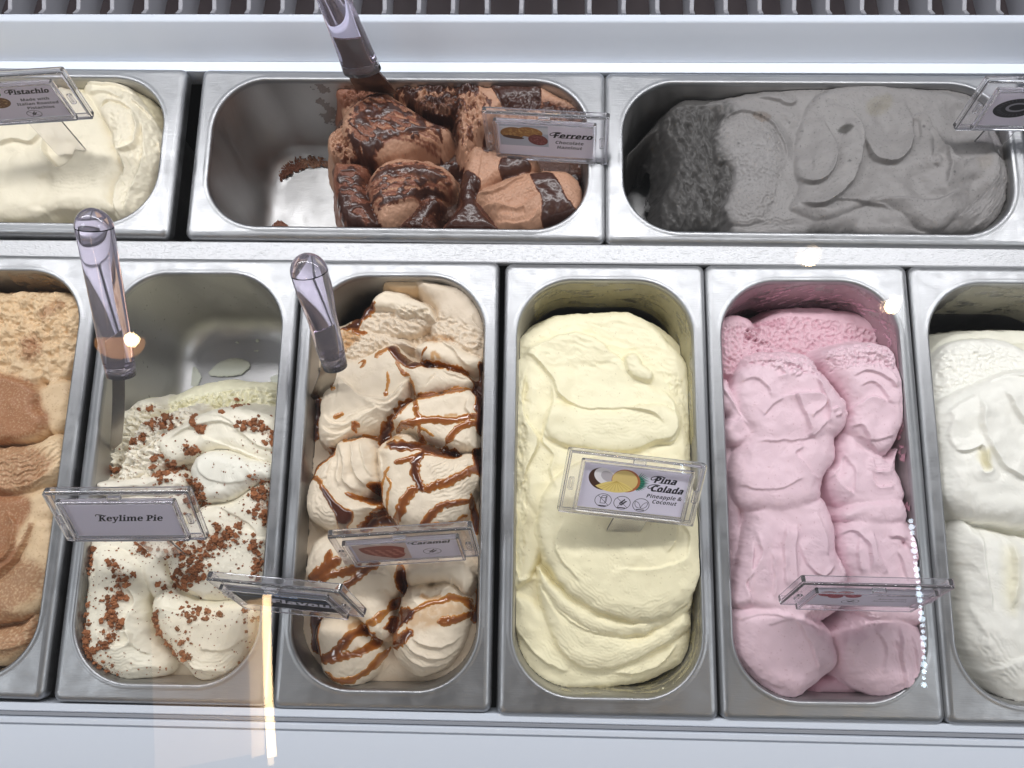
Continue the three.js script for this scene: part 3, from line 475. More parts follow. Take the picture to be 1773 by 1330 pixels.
// ---------- dark grey ice cream ----------
{
  const c = new Cream(pans.grey, -5, 0.75, 7), G = zoomed(1040, 0, 0.4134), L = [0.228, 0.216, 0.211], K = [0.075, 0.071, 0.068];
  c.paint(L);
  c.lump(G([[110, 640], [190, 560], [330, 430], [420, 440], [560, 470], [700, 600], [700, 900], [540, 980], [400, 990], [260, 985], [240, 900], [250, 700], [190, 640], [140, 660], [104, 700], [96, 660]]), { top: -26, R: 16, drop: 40, sx: 0.18, color: K, steep: 5 });
  c.lump(G([[250, 520], [330, 430], [480, 440], [600, 500], [640, 700], [600, 960], [400, 985], [270, 980], [250, 860], [300, 700]]), { top: -12, R: 16, drop: 22, color: K });
  c.rough(G([[96, 640], [330, 420], [530, 470], [560, 700], [560, 960], [260, 990], [96, 800]]), 7, 22, { kind: 'fbm', oct: 3, stretch: 2.2, turn: 1.3 });
  c.rough(G([[96, 640], [330, 420], [530, 470], [560, 700], [560, 960], [260, 990], [96, 800]]), 4.5, 13, { kind: 'crease', oct: 5, stretch: 2.4, turn: 1.25 });
  c.lump(G([[420, 455], [640, 392], [900, 368], [1290, 350], [1450, 374], [1575, 415], [1640, 540], [1690, 640], [1702, 740], [1690, 860], [1610, 970], [1400, 988], [900, 985], [640, 975], [530, 900], [560, 740], [490, 640], [500, 520]]), { top: -5, R: 15, drop: 16, color: L });
  c.lump(G([[480, 560], [530, 480], [600, 455], [690, 475], [760, 560], [785, 650], [770, 740], [740, 830], [690, 920], [560, 945], [515, 880], [545, 800], [555, 700], [490, 670]]), { top: -3, R: 14, drop: 7, k: 3, color: L });
  c.lump(G([[780, 880], [820, 800], [800, 700], [900, 400], [1290, 370], [1560, 440], [1640, 600], [1670, 720], [1600, 820], [1490, 920], [1400, 970], [1320, 945], [1220, 880], [1140, 860], [1060, 885], [940, 925], [830, 905]]), { top: 0, R: 9, drop: 9, color: L });
  c.lump(G([[540, 955], [660, 940], [760, 900], [900, 945], [850, 985], [560, 992]]), { top: -8, R: 7, drop: 8 }).lump(G([[1050, 930], [1150, 890], [1300, 955], [1400, 982], [1250, 992], [1060, 976]]), { top: -6, R: 7, drop: 8 });
  c.lump(G([[1104, 345], [1128, 312], [1160, 318], [1172, 350], [1130, 364]]), { top: 1, R: 5, drop: 7, color: [0.15, 0.15, 0.15] }).rough(G([[1100, 350], [1128, 308], [1176, 340], [1130, 368]]), 2.5, 3);
  c.lip(G([[890, 395], [930, 530], [972, 620], [968, 700], [935, 755], [885, 778], [835, 755], [800, 705]]), 4.4, -10, { t0: 0.45, t1: 0.3 }).lip(G([[925, 480], [960, 458], [1030, 480], [1080, 550], [1085, 640], [1045, 760], [985, 830], [900, 868], [800, 842]]), 4.4, -9, { t0: 0.45, t1: 0.3 });
  c.lip(G([[1240, 400], [1280, 490], [1292, 580], [1262, 660], [1210, 694], [1150, 676], [1110, 610], [1085, 520]]), 4.4, -9, { t0: 0.45, t1: 0.3 }).lip(G([[1285, 540], [1300, 505], [1340, 498], [1375, 560], [1430, 640], [1490, 690], [1540, 685], [1575, 640]]), 3.9, -8, { t0: 0.45, t1: 0.3 });
  for (const [l, h, w] of [[[[880, 420], [870, 560], [840, 680]], -4.5, 9], [[[1010, 480], [1040, 580], [1010, 700], [940, 800]], 3.5, 7], [[[1150, 420], [1190, 520], [1200, 620]], -4, 9], [[[1110, 560], [1120, 700], [1060, 800], [940, 860]], -3.5, 8], [[[1270, 700], [1330, 780], [1300, 840]], -3.5, 11], [[[1440, 660], [1430, 760], [1400, 840]], 4, 10], [[[1340, 540], [1350, 640], [1370, 740]], 3, 8], [[[1530, 720], [1560, 800], [1520, 880]], -4, 10], [[[1460, 420], [1500, 520], [1560, 600]], -3, 11], [[[720, 480], [800, 560], [820, 700]], -3.5, 8], [[[640, 520], [690, 640], [660, 780]], 3, 11], [[[1620, 620], [1650, 720], [1600, 860]], 3, 8]]) c.cord(G(l), h, w, { t0: 0.3, t1: 0.3 });
  c.cord(G([[1345, 520], [1375, 600], [1385, 700]]), -1.2, 2).cord(G([[1385, 660], [1400, 690], [1385, 710]]), 2.0, 2);
  c.lip(G([[820, 850], [900, 872], [1000, 840], [1100, 850], [1240, 880]]), 2.3, 8).lip(G([[1120, 850], [1260, 840], [1400, 850], [1500, 800]]), 1.8, -9).lip(G([[1490, 920], [1590, 830], [1660, 730]]), 2.9, -8).lip(G([[1560, 960], [1640, 880], [1690, 780]]), 2.3, -6).lip(G([[1400, 560], [1440, 680], [1430, 800]]), 2.1, 8);
  c.lip(G([[500, 520], [560, 470], [650, 475], [730, 530], [775, 610], [785, 680]]), 2.3, 6).lip(G([[640, 400], [740, 420], [790, 440], [830, 420]]), 2.1, 5);
  c.lines(G([[1560, 960], [1640, 900], [1690, 800], [1690, 700]]), 1.0, 3.4, 20).lines(G([[560, 900], [680, 890], [750, 780]]), 0.6, 3, 14).lines(G([[560, 960], [700, 945], [840, 950]]), 0.8, 2.8, 10);
  c.rough(G([[480, 480], [700, 470], [780, 640], [700, 930], [530, 900]]), 1.6, 8, { kind: 'crease' }).swell(1.6, 34, 2).rough(G([[420, 360], [1700, 360], [1700, 990], [500, 990]]), 0.2, 6, { kind: 'fbm', oct: 2 });
  c.tint(G([[420, 440], [520, 420], [560, 470], [500, 520], [545, 720], [525, 860], [545, 950], [400, 995], [96, 990], [96, 600], [330, 420]]), K, 0.95, { soft: 8, grain: 0.55, scale: 8 });
  c.tint(G([[1110, 440], [1200, 410], [1210, 450], [1150, 490], [1110, 480]]), [0.20, 0.18, 0.14], 0.7, { soft: 3, grain: 0.7, scale: 2 }).tint(G([[985, 560], [1010, 540], [1042, 556], [1015, 578]]), [0.07, 0.065, 0.06], 1, { soft: 1 }).tint(G([[640, 480], [690, 470], [710, 500], [670, 510]]), [0.16, 0.13, 0.11], 0.8, { soft: 2, grain: 0.6, scale: 2 }).tint(G([[1560, 680], [1610, 660], [1620, 700], [1580, 720]]), [0.20, 0.18, 0.16], 0.7, { soft: 3, grain: 0.6, scale: 2 });
  c.tint(G([[560, 620], [700, 600], [720, 760], [600, 800]]), [0.25, 0.24, 0.238], 0.5, { soft: 6, grain: 0.9, scale: 4 });
  c.specks(2600, [0.05, 0.05, 0.05], 0.3, 0.8, 17, 0.55).specks(90, [0.04, 0.04, 0.04], 0.7, 1.7, 18, 0.8).relax(1, 0.3);
  const made = c.build('ice_cream', 'dark grey speckled ice cream with a torn black left end', M.cream);
  smear(pans.grey, made, 'wall_smear', { s0: -230, s1: 210, y0: 5, y1: 75, color: [0.10, 0.095, 0.09], mat: M.haze, cut: -0.12, scale: [26, 16], seed: 8 });
  smear(pans.grey, made, 'wall_smear', { s0: -150, s1: 120, y0: 10, y1: 34, color: [0.16, 0.15, 0.145], cut: 0.28, scale: [22, 8], seed: 9 });
}
// ---------- chocolate ice cream with dark glossy coating ----------
{
  const c = new Cream(pans.hazel, -6, 0.7, 9), Q = zoomed(550, 80, 0.2876), Z = zoomed(0, 0, 0.3384), T = [0.43, 0.24, 0.155], K = [0.085, 0.030, 0.018], R = [0.24, 0.10, 0.06];
  c.paint(T);
  // scraps left on the bare floor
  c.lump(Z([[1400, 840], [1450, 760], [1540, 715], [1640, 770], [1720, 850], [1600, 860], [1500, 890], [1440, 930], [1405, 890]]), { top: -115.3, R: 6, drop: 1.6, steep: 6, color: R }).lump(Z([[1385, 1190], [1420, 1130], [1470, 1150], [1480, 1195]]), { top: -113, R: 5, drop: 4, steep: 6, color: R });
  c.rough(Z([[1380, 1110], [1500, 1110], [1500, 1200], [1380, 1200]]), 4, 4, { kind: 'billow', soft: 0.5, y: -115 });
  c.rough(Z([[1380, 860], [1440, 740], [1540, 700], [1660, 760], [1740, 860], [1440, 950]]), 7, 5, { kind: 'billow', soft: 0.5, y: -115 }).tint(Z([[1500, 700], [1740, 760], [1740, 870], [1560, 860]]), T, 0.9, { soft: 4, grain: 0.5, y: -115 });
  c.lump(Q([[80, 620], [150, 420], [150, 300], [300, 240], [420, 180], [650, 150], [1330, 170], [1560, 330], [1670, 560], [1665, 800], [1570, 1050], [1400, 1120], [200, 1125], [110, 900]]), { top: -36, R: 18, drop: 34, steep: 5, color: [0.09, 0.04, 0.025] });
  c.lump(Q([[60, 560], [140, 480], [150, 300], [260, 270], [330, 300], [300, 600], [280, 720], [150, 710], [80, 690]]), { top: -16, R: 14, drop: 24, sx: 0.1, color: T }).lump(Q([[110, 290], [160, 250], [300, 235], [420, 240], [380, 300], [180, 370], [150, 360]]), { top: -10, R: 8, drop: 14, color: R });
  c.rough(Q([[50, 560], [110, 280], [420, 230], [380, 320], [300, 720], [80, 700]]), 6, 7, { kind: 'crease', soft: 2 });
  c.lump(Q([[110, 720], [200, 720], [310, 740], [320, 860], [350, 980], [400, 1115], [190, 1118], [115, 960]]), { top: -9, R: 12, drop: 22, color: R });
  c.lump(Q([[400, 210], [480, 165], [640, 152], [740, 180], [830, 185], [850, 400], [760, 430], [620, 390], [540, 330], [420, 260]]), { top: -5, R: 9, drop: 14, color: T }).rough(Q([[390, 210], [640, 150], [840, 180], [860, 420], [620, 400]]), 8, 9, { kind: 'crease', soft: 2 });
  c.lump(Q([[140, 480], [170, 400], [240, 340], [330, 290], [430, 290], [560, 380], [700, 470], [795, 500], [800, 560], [740, 610], [580, 640], [450, 690], [330, 700], [240, 640], [170, 580]]), { top: 1, R: 22, drop: 22, sz: 0.02, color: T });
  c.lump(Q([[285, 870], [330, 780], [450, 690], [600, 690], [740, 720], [825, 790], [830, 860], [740, 905], [640, 905], [590, 990], [520, 1065], [430, 1120], [380, 1105], [330, 990]]), { top: 0, R: 20, drop: 24, color: T });
  c.lump(Q([[480, 1120], [560, 1020], [640, 930], [720, 900], [760, 960], [700, 1050], [740, 1125]]), { top: -16, R: 9, drop: 14, color: K }).rough(Q([[380, 1120], [440, 1040], [600, 1000], [700, 1000], [720, 1125]]), 4, 5, { kind: 'billow' });
  c.lump(Q([[835, 260], [920, 185], [1000, 260], [1090, 290], [1140, 390], [1100, 460], [1010, 510], [940, 600], [900, 720], [850, 600], [825, 420]]), { top: -2, R: 9, drop: 18, color: T }).rough(Q([[830, 260], [920, 180], [1000, 300], [1010, 480], [940, 640], [880, 720], [830, 520]]), 6, 8, { kind: 'crease', soft: 2, stretch: 1.8, turn: 1.4 });
  c.lump(Q([[1000, 280], [1060, 220], [1330, 190], [1400, 280], [1470, 320], [1600, 400], [1640, 500], [1400, 560], [1080, 480]]), { top: -7, R: 9, drop: 16, color: T }).rough(Q([[1080, 300], [1400, 290], [1600, 420], [1400, 520], [1100, 460]]), 5, 12, { kind: 'crease' });
  c.lump(Q([[930, 620], [1100, 630], [1330, 700], [1300, 770], [1100, 820], [960, 900], [890, 760]]), { top: -3, R: 9, drop: 14, color: T });
  c.lump(Q([[740, 1132], [790, 1040], [850, 960], [860, 850], [900, 740], [990, 840], [970, 900], [1010, 990], [1060, 1050], [1110, 1132]]), { top: -5, R: 11, drop: 18, color: K });
  c.lump(Q([[950, 900], [1100, 820], [1270, 765], [1400, 755], [1530, 780], [1588, 850], [1592, 980], [1560, 1035], [1380, 1090], [1300, 1125], [1110, 1132], [1050, 1060], [990, 990], [945, 940]]), { top: 2, R: 16, drop: 20, color: T });
  c.lip(Q([[940, 890], [1060, 900], [1160, 840], [1280, 770]]), 2.6, 6).lip(Q([[960, 960], [1080, 970], [1200, 1000], [1280, 960], [1340, 900]]), 3.0, -7).cord(Q([[1080, 1000], [1200, 1020], [1250, 1010]]), -3.0, 3).lip(Q([[1050, 1050], [1150, 1080], [1280, 1060], [1340, 980]]), 1.8, -6);
  c.lip(Q([[380, 650], [520, 640], [620, 600], [760, 610]]), 2.2, 5).lip(Q([[560, 540], [640, 560], [760, 590]]), 1.6, -5).lip(Q([[430, 960], [520, 930], [640, 890]]), 1.6, 5).lip(Q([[1000, 640], [980, 760], [960, 860]]), 1.4, 5);
  c.lines(Q([[350, 420], [480, 440], [640, 500], [760, 540]]), 0.9, 3.2, 22).lines(Q([[330, 850], [480, 790], [640, 780], [780, 830]]), 0.9, 3.0, 22).lines(Q([[1000, 940], [1150, 880], [1300, 810]]), 0.7, 2.6, 12);
  c.rough(Q([[100, 150], [1670, 150], [1670, 1130], [100, 1130]]), 1.0, 6, { kind: 'crease', oct: 4 }).swell(2, 26, 2);
  c.hollow(...Q([[830, 680]])[0], 6, 12).hollow(...Q([[760, 1000]])[0], 5, 8);
  // streaked dark coating worked into the surface
  const s1 = Q([[225, 560], [215, 450], [250, 360], [330, 300], [440, 300], [560, 400], [640, 470], [560, 540], [440, 570], [330, 600]]), s2 = Q([[310, 880], [330, 790], [480, 710], [700, 720], [810, 800], [800, 860], [640, 900], [500, 930], [360, 970]]);
  c.tint(s1, [0.19, 0.06, 0.03], 0.95, { soft: 3, grain: 0.45, scale: 5 }).tint(s2, [0.20, 0.065, 0.035], 0.9, { soft: 3, grain: 0.6, scale: 4 });
  for (let i = 0; i < 9; i++) { c.streak(Q([[260 + i * 10, 330 + i * 30], [420 + i * 20, 350 + i * 28], [600, 440 + i * 18], [740, 530 + i * 9]]), i % 3 ? [0.16, 0.05, 0.028] : [0.38, 0.19, 0.11], 1.3, 0.85, { grain: 0.9, scale: 3 }); c.streak(Q([[320, 820 + i * 14], [480, 740 + i * 22], [640, 740 + i * 18], [790, 800 + i * 9]]), i % 2 ? [0.15, 0.045, 0.026] : [0.42, 0.22, 0.13], 1.3, 0.85, { grain: 0.9, scale: 3 }); }
  c.tint(Q([[115, 730], [300, 740], [310, 960], [380, 1110], [190, 1115], [120, 960]]), [0.13, 0.04, 0.022], 0.9, { soft: 4, grain: 0.5, scale: 6 }).tint(Q([[560, 330], [700, 300], [830, 280], [850, 560], [760, 480], [640, 440]]), K, 0.85, { soft: 4, grain: 0.5, scale: 5 }).tint(Q([[300, 690], [380, 570], [460, 570], [350, 640], [340, 720]]), [0.15, 0.045, 0.025], 0.9, { soft: 3, grain: 0.5 });
  c.tint(Q([[620, 160], [740, 165], [760, 230], [640, 260]]), [0.28, 0.12, 0.03], 0.8, { soft: 3, grain: 0.6, scale: 3 }).tint(Q([[1340, 320], [1600, 390], [1640, 460], [1400, 440]]), K, 0.8, { soft: 5, grain: 0.5 });
  c.specks(900, [0.62, 0.40, 0.26], 0.3, 0.7, 23, 0.5).specks(200, [0.10, 0.04, 0.02], 0.3, 1.0, 24, 0.8).relax(1, 0.3);
  // glossy chocolate where it lies thick
  c.pool(Q([[1040, 225], [1180, 190], [1300, 190], [1350, 300], [1335, 360], [1250, 400], [1140, 392], [1080, 320]]), 2.6, { R: 5 }).pool(Q([[1285, 775], [1400, 770], [1480, 900], [1570, 1035], [1460, 1080], [1350, 1070], [1345, 950], [1300, 850]]), 1.8, { R: 6 }).pool(Q([[735, 1132], [790, 1040], [860, 960], [850, 860], [890, 740], [985, 830], [960, 890], [960, 960], [1030, 1040], [1110, 1132]]), 1.8, { R: 6 }).pool(Q([[840, 240], [890, 220], [910, 280], [860, 290]]), 1.4).pool(Q([[1000, 480], [1060, 500], [1050, 640], [1000, 640]]), 1.6).pool(Q([[1100, 690], [1260, 690], [1290, 740], [1180, 780], [1110, 800]]), 1.5).pool(Q([[900, 240], [960, 210], [970, 280], [920, 290]]), 1.2).pool(Q([[1480, 700], [1650, 680], [1650, 900], [1600, 860], [1540, 770]]), 1.6).pool(Q([[1330, 360], [1420, 350], [1450, 400], [1380, 420]]), 1.4);
  c.glaze(Q([[180, 600], [170, 430], [240, 350], [330, 280], [450, 285], [580, 380], [720, 470], [790, 510], [740, 560], [560, 570], [420, 610], [330, 690]]), 1.1, { cut: -0.12, scale: 7, turn: 0.35 }).glaze(Q([[290, 900], [310, 790], [450, 690], [640, 690], [760, 730], [825, 800], [800, 870], [640, 900], [480, 960], [360, 1000]]), 1.1, { cut: -0.06, scale: 6, turn: -0.2 }).glaze(Q([[110, 720], [300, 730], [320, 880], [370, 1000], [400, 1115], [190, 1118], [115, 960]]), 1.3, { cut: -0.2, scale: 8 }).glaze(Q([[400, 170], [640, 150], [840, 170], [850, 560], [760, 470], [560, 330], [420, 260]]), 1.3, { cut: -0.08, scale: 8 }).glaze(Q([[1340, 320], [1480, 330], [1640, 420], [1660, 700], [1500, 560], [1380, 420]]), 1.2, { cut: -0.15, scale: 9 }).glaze(Q([[60, 560], [150, 470], [280, 560], [300, 720], [150, 700]]), 0.8, { cut: 0.05, scale: 5 }).glaze(Q([[840, 260], [960, 220], [1080, 330], [1010, 500], [900, 700], [840, 540]]), 0.9, { cut: 0.12, scale: 6, turn: 1.3 });
  for (const [l, w, h] of [[[[420, 170], [520, 230], [560, 330]], 4, 1.6], [[[600, 380], [700, 420], [760, 480]], 5, 1.6], [[[700, 640], [790, 640], [840, 700]], 4, 1.4], [[[150, 640], [230, 640], [320, 700]], 3, 1.0], [[[260, 690], [300, 620], [380, 590]], 4, 1.4], [[[740, 560], [720, 500], [690, 490]], 1.6, 0.8], [[[580, 570], [575, 550]], 1.2, 1.2], [[[130, 880], [160, 980], [250, 1080], [360, 1110]], 5, 1.4], [[[420, 260], [300, 290], [200, 350]], 2.5, 1.0], [[[560, 1080], [620, 980], [720, 910]], 4, 1.5], [[[370, 960], [470, 930], [600, 880], [760, 860]], 2.2, 0.9], [[[240, 480], [320, 420], [420, 440]], 4, 0.8], [[[340, 800], [470, 760], [620, 770], [750, 800]], 3.5, 0.7], [[[1560, 500], [1620, 600], [1640, 690]], 4, 1.4]]) c.pour(Q(l), w, h, { vary: 0.9 });
  const made = c.build('ice_cream', 'brown chocolate ice cream with dark glossy chocolate patches', M.cream, M.chocolate, (k, s) => { const t = smooth(0.1, 1.0, s); return [mix(0.20, 0.048, t), mix(0.07, 0.016, t), mix(0.035, 0.010, t)]; });
  smear(pans.hazel, made, 'wall_smear', { s0: -128, s1: -40, y0: 12, y1: 89, color: [0.42, 0.22, 0.13], cut: -0.5, scale: [12, 15], fade: 30, seed: 12, thick: 1.6 });
  smear(pans.hazel, made, 'wall_smear', { s0: -330, s1: 200, y0: 4, y1: 88, color: [0.22, 0.12, 0.08], mat: M.haze, cut: 0.02, scale: [30, 26], seed: 13 });
  smear(pans.hazel, made, 'wall_smear', { s0: -160, s1: -60, y0: 30, y1: 89, color: [0.30, 0.15, 0.085], cut: 0.26, scale: [9, 11], seed: 16, thick: 1 });
  smear(pans.hazel, made, 'wall_smear', { s0: 70, s1: 250, y0: 3, y1: 60, color: [0.07, 0.03, 0.02], cut: -0.1, scale: [20, 20], seed: 14 });
}
// ---------- pale green ice cream ----------
{
  const c = new Cream(pans.pistachio, -5, 0.8, 13), Z = zoomed(0, 0, 0.3384), L = [0.765, 0.70, 0.545];
  c.paint(L);
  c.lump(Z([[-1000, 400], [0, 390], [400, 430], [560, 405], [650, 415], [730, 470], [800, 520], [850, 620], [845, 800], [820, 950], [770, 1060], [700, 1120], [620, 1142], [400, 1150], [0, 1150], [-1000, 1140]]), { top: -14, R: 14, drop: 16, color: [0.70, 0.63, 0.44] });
  c.lump(Z([[430, 450], [560, 405], [650, 430], [700, 480], [760, 550], [810, 650], [842, 720], [832, 850], [780, 960], [710, 1100], [610, 1135], [560, 1000], [560, 760], [500, 600]]), { top: -5, R: 14, drop: 14, color: L });
  c.lump(Z([[-1000, 420], [0, 430], [420, 470], [520, 580], [600, 720], [650, 880], [600, 960], [610, 1090], [480, 1085], [300, 1092], [190, 1122], [0, 1140], [-1000, 1130]]), { top: 0, R: 14, drop: 13, color: L });
  c.lump(Z([[510, 570], [560, 520], [650, 550], [705, 620], [712, 700], [680, 765], [630, 785], [590, 730], [550, 640]]), { top: 2, R: 9, drop: 6, color: L });
  c.lip(Z([[500, 590], [540, 530], [600, 522], [670, 560], [708, 640], [705, 720], [670, 772], [625, 785], [595, 730]]), 3.4, 7).lip(Z([[240, 690], [248, 790], [290, 855], [340, 882], [395, 840], [425, 760], [440, 700]]), 4.8, -8).lip(Z([[0, 760], [90, 730], [190, 745], [235, 690]]), 3.4, 9).cord(Z([[255, 900], [235, 980], [190, 1090]]), -3.2, 7).cord(Z([[10, 980], [30, 880], [60, 760]]), -2.0, 8);
  c.lip(Z([[560, 690], [610, 770], [640, 880], [600, 960], [590, 1060], [610, 1110]]), 3.9, 6).lip(Z([[655, 500], [730, 545], [795, 640], [830, 730]]), 3.1, 6).lip(Z([[720, 600], [745, 720], [725, 850], [660, 1000], [625, 1120]]), 2.8, 6).lip(Z([[800, 700], [810, 800], [770, 920], [700, 1040]]), 2.5, 5).lip(Z([[190, 1120], [300, 1085], [480, 1080], [600, 1095]]), 2.8, 6).lip(Z([[440, 470], [560, 480], [640, 520]]), 2.5, 5).lip(Z([[370, 400], [500, 430], [600, 430], [690, 480]]), 2.0, 5);
  c.lines(Z([[640, 1100], [740, 960], [800, 800], [790, 650]]), 1.0, 3.6, 20).lines(Z([[280, 910], [400, 930], [560, 880]]), 0.5, 3, 14).rough(Z([[560, 420], [850, 600], [830, 950], [620, 1140], [600, 950]]), 1.8, 10, { kind: 'crease', stretch: 2, turn: 1.2 });
  c.swell(1.6, 34, 2).specks(160, [0.45, 0.37, 0.2], 0.3, 0.7, 31, 0.4).relax(1, 0.35);
  c.hollow(...Z([[370, 745]])[0], 6, 2);
  const made = c.build('ice_cream', 'pale green ice cream under a sign at the top left', M.cream);
  smear(pans.pistachio, made, 'wall_smear', { s0: 40, s1: 240, y0: 4, y1: 40, color: [0.6, 0.54, 0.36], mat: M.haze, cut: -0.1, seed: 21 });
}
// ---------- white crumb topped ice cream ----------
const crumbSpots = [];
{
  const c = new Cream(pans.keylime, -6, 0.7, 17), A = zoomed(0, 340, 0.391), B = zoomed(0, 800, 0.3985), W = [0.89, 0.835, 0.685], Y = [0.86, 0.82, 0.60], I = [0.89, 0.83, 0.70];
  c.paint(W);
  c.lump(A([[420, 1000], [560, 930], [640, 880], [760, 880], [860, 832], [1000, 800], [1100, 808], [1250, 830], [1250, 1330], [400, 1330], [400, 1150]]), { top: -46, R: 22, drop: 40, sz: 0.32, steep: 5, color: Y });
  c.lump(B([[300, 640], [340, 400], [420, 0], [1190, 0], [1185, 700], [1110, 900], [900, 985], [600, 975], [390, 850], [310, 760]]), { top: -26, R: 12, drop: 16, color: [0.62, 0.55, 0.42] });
  c.lump(A([[430, 1040], [560, 950], [640, 890], [720, 930], [680, 1010], [640, 1080], [560, 1180], [520, 1330], [400, 1300], [400, 1150]]), { top: -22, R: 12, drop: 18, sz: 0.1, color: W });
  c.lump(A([[640, 1000], [760, 960], [860, 930], [880, 1000], [800, 1060], [760, 1180], [640, 1330], [520, 1330], [560, 1160]]), { top: -13, R: 10, drop: 14, color: I });
  c.rough(A([[400, 1000], [640, 870], [1250, 800], [1250, 960], [900, 1000], [800, 1070], [620, 1330], [400, 1330]]), 6.5, 11, { kind: 'billow', soft: 3, oct: 5 });
  c.rough(A([[400, 1000], [640, 870], [860, 830], [900, 1000], [800, 1070], [620, 1330], [400, 1330]]), 3.5, 5, { kind: 'crease', soft: 3, oct: 4 });
  c.lump(A([[700, 1090], [800, 1010], [900, 960], [1050, 930], [1180, 960], [1245, 1000], [1240, 1200], [1100, 1160], [980, 1120], [880, 1160], [760, 1190]]), { top: -9, R: 11, drop: 14, color: W });
  c.lip(A([[720, 1080], [860, 1010], [1000, 1000], [1140, 1100], [1240, 1130]]), 2.0, 7).lip(A([[860, 1060], [960, 1090], [1060, 1130], [1200, 1180]]), 1.6, -6).lip(A([[900, 960], [1000, 980], [1080, 1050]]), 1.2, 6);
  c.lump(B([[420, 90], [500, 80], [640, 62], [770, 45], [815, 100], [740, 150], [600, 140], [440, 135]]), { top: -5, R: 7, drop: 10, color: I }).cord(B([[760, 60], [740, 110], [700, 140]]), -1.2, 2).cord(B([[790, 70], [775, 130]]), -1, 1.6).lip(B([[520, 100], [640, 95], [750, 60]]), 2, -4);
  c.lump(B([[830, 40], [870, -30], [960, -50], [1060, -20], [1185, 20], [1190, 80], [1110, 100], [1000, 165], [900, 172], [850, 110]]), { top: 1, R: 10, drop: 13, color: [0.89, 0.86, 0.745] }).lip(B([[860, -20], [900, 60], [1000, 90], [1100, 80]]), 1.0, 8).lip(B([[1000, -40], [1080, 10], [1120, 80]]), 1.4, -6);
  c.lump(B([[700, 380], [800, 280], [880, 190], [1000, 170], [1100, 105], [1190, 70], [1188, 250], [1178, 420], [1160, 570], [1000, 600], [880, 600], [760, 530], [730, 440]]), { top: -3, R: 13, drop: 16, color: W });
  c.lip(B([[1000, 290], [1100, 320], [1140, 400]]), 1.6, -6).lip(B([[1120, 330], [1160, 340], [1175, 420]]), 1.8, -4).lip(B([[760, 520], [860, 570], [880, 600]]), 2.0, 5).lip(B([[860, 190], [960, 200], [1060, 250], [1150, 330]]), 1.0, 8);
  c.lump(B([[330, 640], [350, 380], [420, 200], [600, 130], [860, 150], [800, 300], [740, 440], [760, 540], [690, 600], [560, 420], [420, 420]]), { top: -9, R: 9, drop: 10, color: W }).lip(B([[470, 330], [600, 290], [740, 260]]), 3, 8);
  c.lump(B([[350, 420], [370, 360], [425, 350], [420, 440], [395, 520], [360, 500]]), { top: -14, R: 6, drop: 10 });
  c.lump(B([[400, 440], [430, 360], [520, 330], [640, 390], [690, 520], [680, 640], [695, 760], [772, 850], [765, 905], [690, 942], [580, 962], [470, 920], [392, 850], [370, 770], [385, 620]]), { top: 0, R: 24, drop: 30, pow: 2.2, color: [0.89, 0.835, 0.68] });
  c.lip(B([[540, 480], [590, 600], [560, 700], [600, 800], [680, 850]]), 2.2, 9).lip(B([[430, 720], [470, 780], [540, 800], [600, 760]]), 2.0, -6).lip(B([[530, 730], [570, 740], [580, 800]]), 2.4, -3).lines(B([[480, 880], [600, 860], [720, 880]]), 0.6, 2.8, 14).cord(B([[430, 380], [410, 560]]), -1.0, 3);
  c.lump(B([[668, 630], [690, 570], [760, 520], [880, 585], [1000, 590], [1110, 600], [1155, 680], [1115, 800], [1065, 880], [1000, 942], [900, 958], [820, 900], [740, 800], [690, 720]]), { top: 4, R: 22, drop: 30, pow: 2.2, color: [0.88, 0.82, 0.655] });
  c.lip(B([[880, 800], [1000, 810], [1100, 740]]), 1.4, 8).lip(B([[770, 800], [880, 890], [1000, 900], [1080, 830]]), 1.8, 5).lip(B([[830, 860], [920, 920], [1010, 915]]), 1.4, 3).lip(B([[690, 620], [800, 640], [870, 600], [890, 590]]), 1.6, -6).lines(B([[800, 850], [930, 900], [1050, 840]]), 0.6, 2.6, 12);
  c.swell(1.5, 26, 2).relax(1, 0.3);
  // biscuit dust around the crumbs
  const bis = [0.33, 0.13, 0.05], clusters = [[B, [[520, 440], [535, 540], [500, 640], [505, 690], [470, 800]], 26, 190], [B, [[390, 370], [380, 480]], 16, 70], [B, [[375, 640], [350, 760], [380, 800], [430, 900], [480, 935]], 30, 190], [B, [[740, 370], [860, 385], [960, 335], [1030, 310]], 34, 260], [B, [[745, 540], [830, 490], [880, 430]], 30, 200], [B, [[1120, 120], [1150, 220], [1165, 250]], 26, 120], [B, [[1105, 340], [1120, 420], [1125, 490]], 16, 90], [B, [[670, 700], [700, 790], [760, 860]], 20, 100], [B, [[1030, 900], [1075, 870]], 14, 40], [B, [[820, 640], [860, 650], [950, 660]], 20, 60], [B, [[850, 120], [840, 170]], 30, 90], [B, [[600, 370], [640, 380]], 30, 50], [B, [[1100, 620], [1090, 690]], 20, 40], [B, [[830, 830], [820, 730]], 18, 30], [B, [[690, 640], [680, 700]], 10, 40],
    [A, [[640, 1010], [740, 990]], 28, 110], [A, [[690, 1180], [740, 1230]], 30, 110], [A, [[1070, 1000], [1140, 1010], [1190, 1060], [1215, 1110]], 22, 120], [A, [[820, 1110], [840, 1130]], 16, 50], [A, [[860, 1025], [885, 1025]], 12, 24], [A, [[560, 1100], [600, 1060]], 16, 40], [A, [[1000, 880], [1010, 930]], 22, 26], [A, [[590, 930], [620, 910]], 14, 16], [A, [[830, 960], [850, 990]], 10, 16], [A, [[1150, 1260], [1180, 1320]], 26, 60], [A, [[440, 1200], [480, 1220]], 16, 40], [A, [[820, 1230], [840, 1330]], 24, 90]];
  const rnd = rng(77);
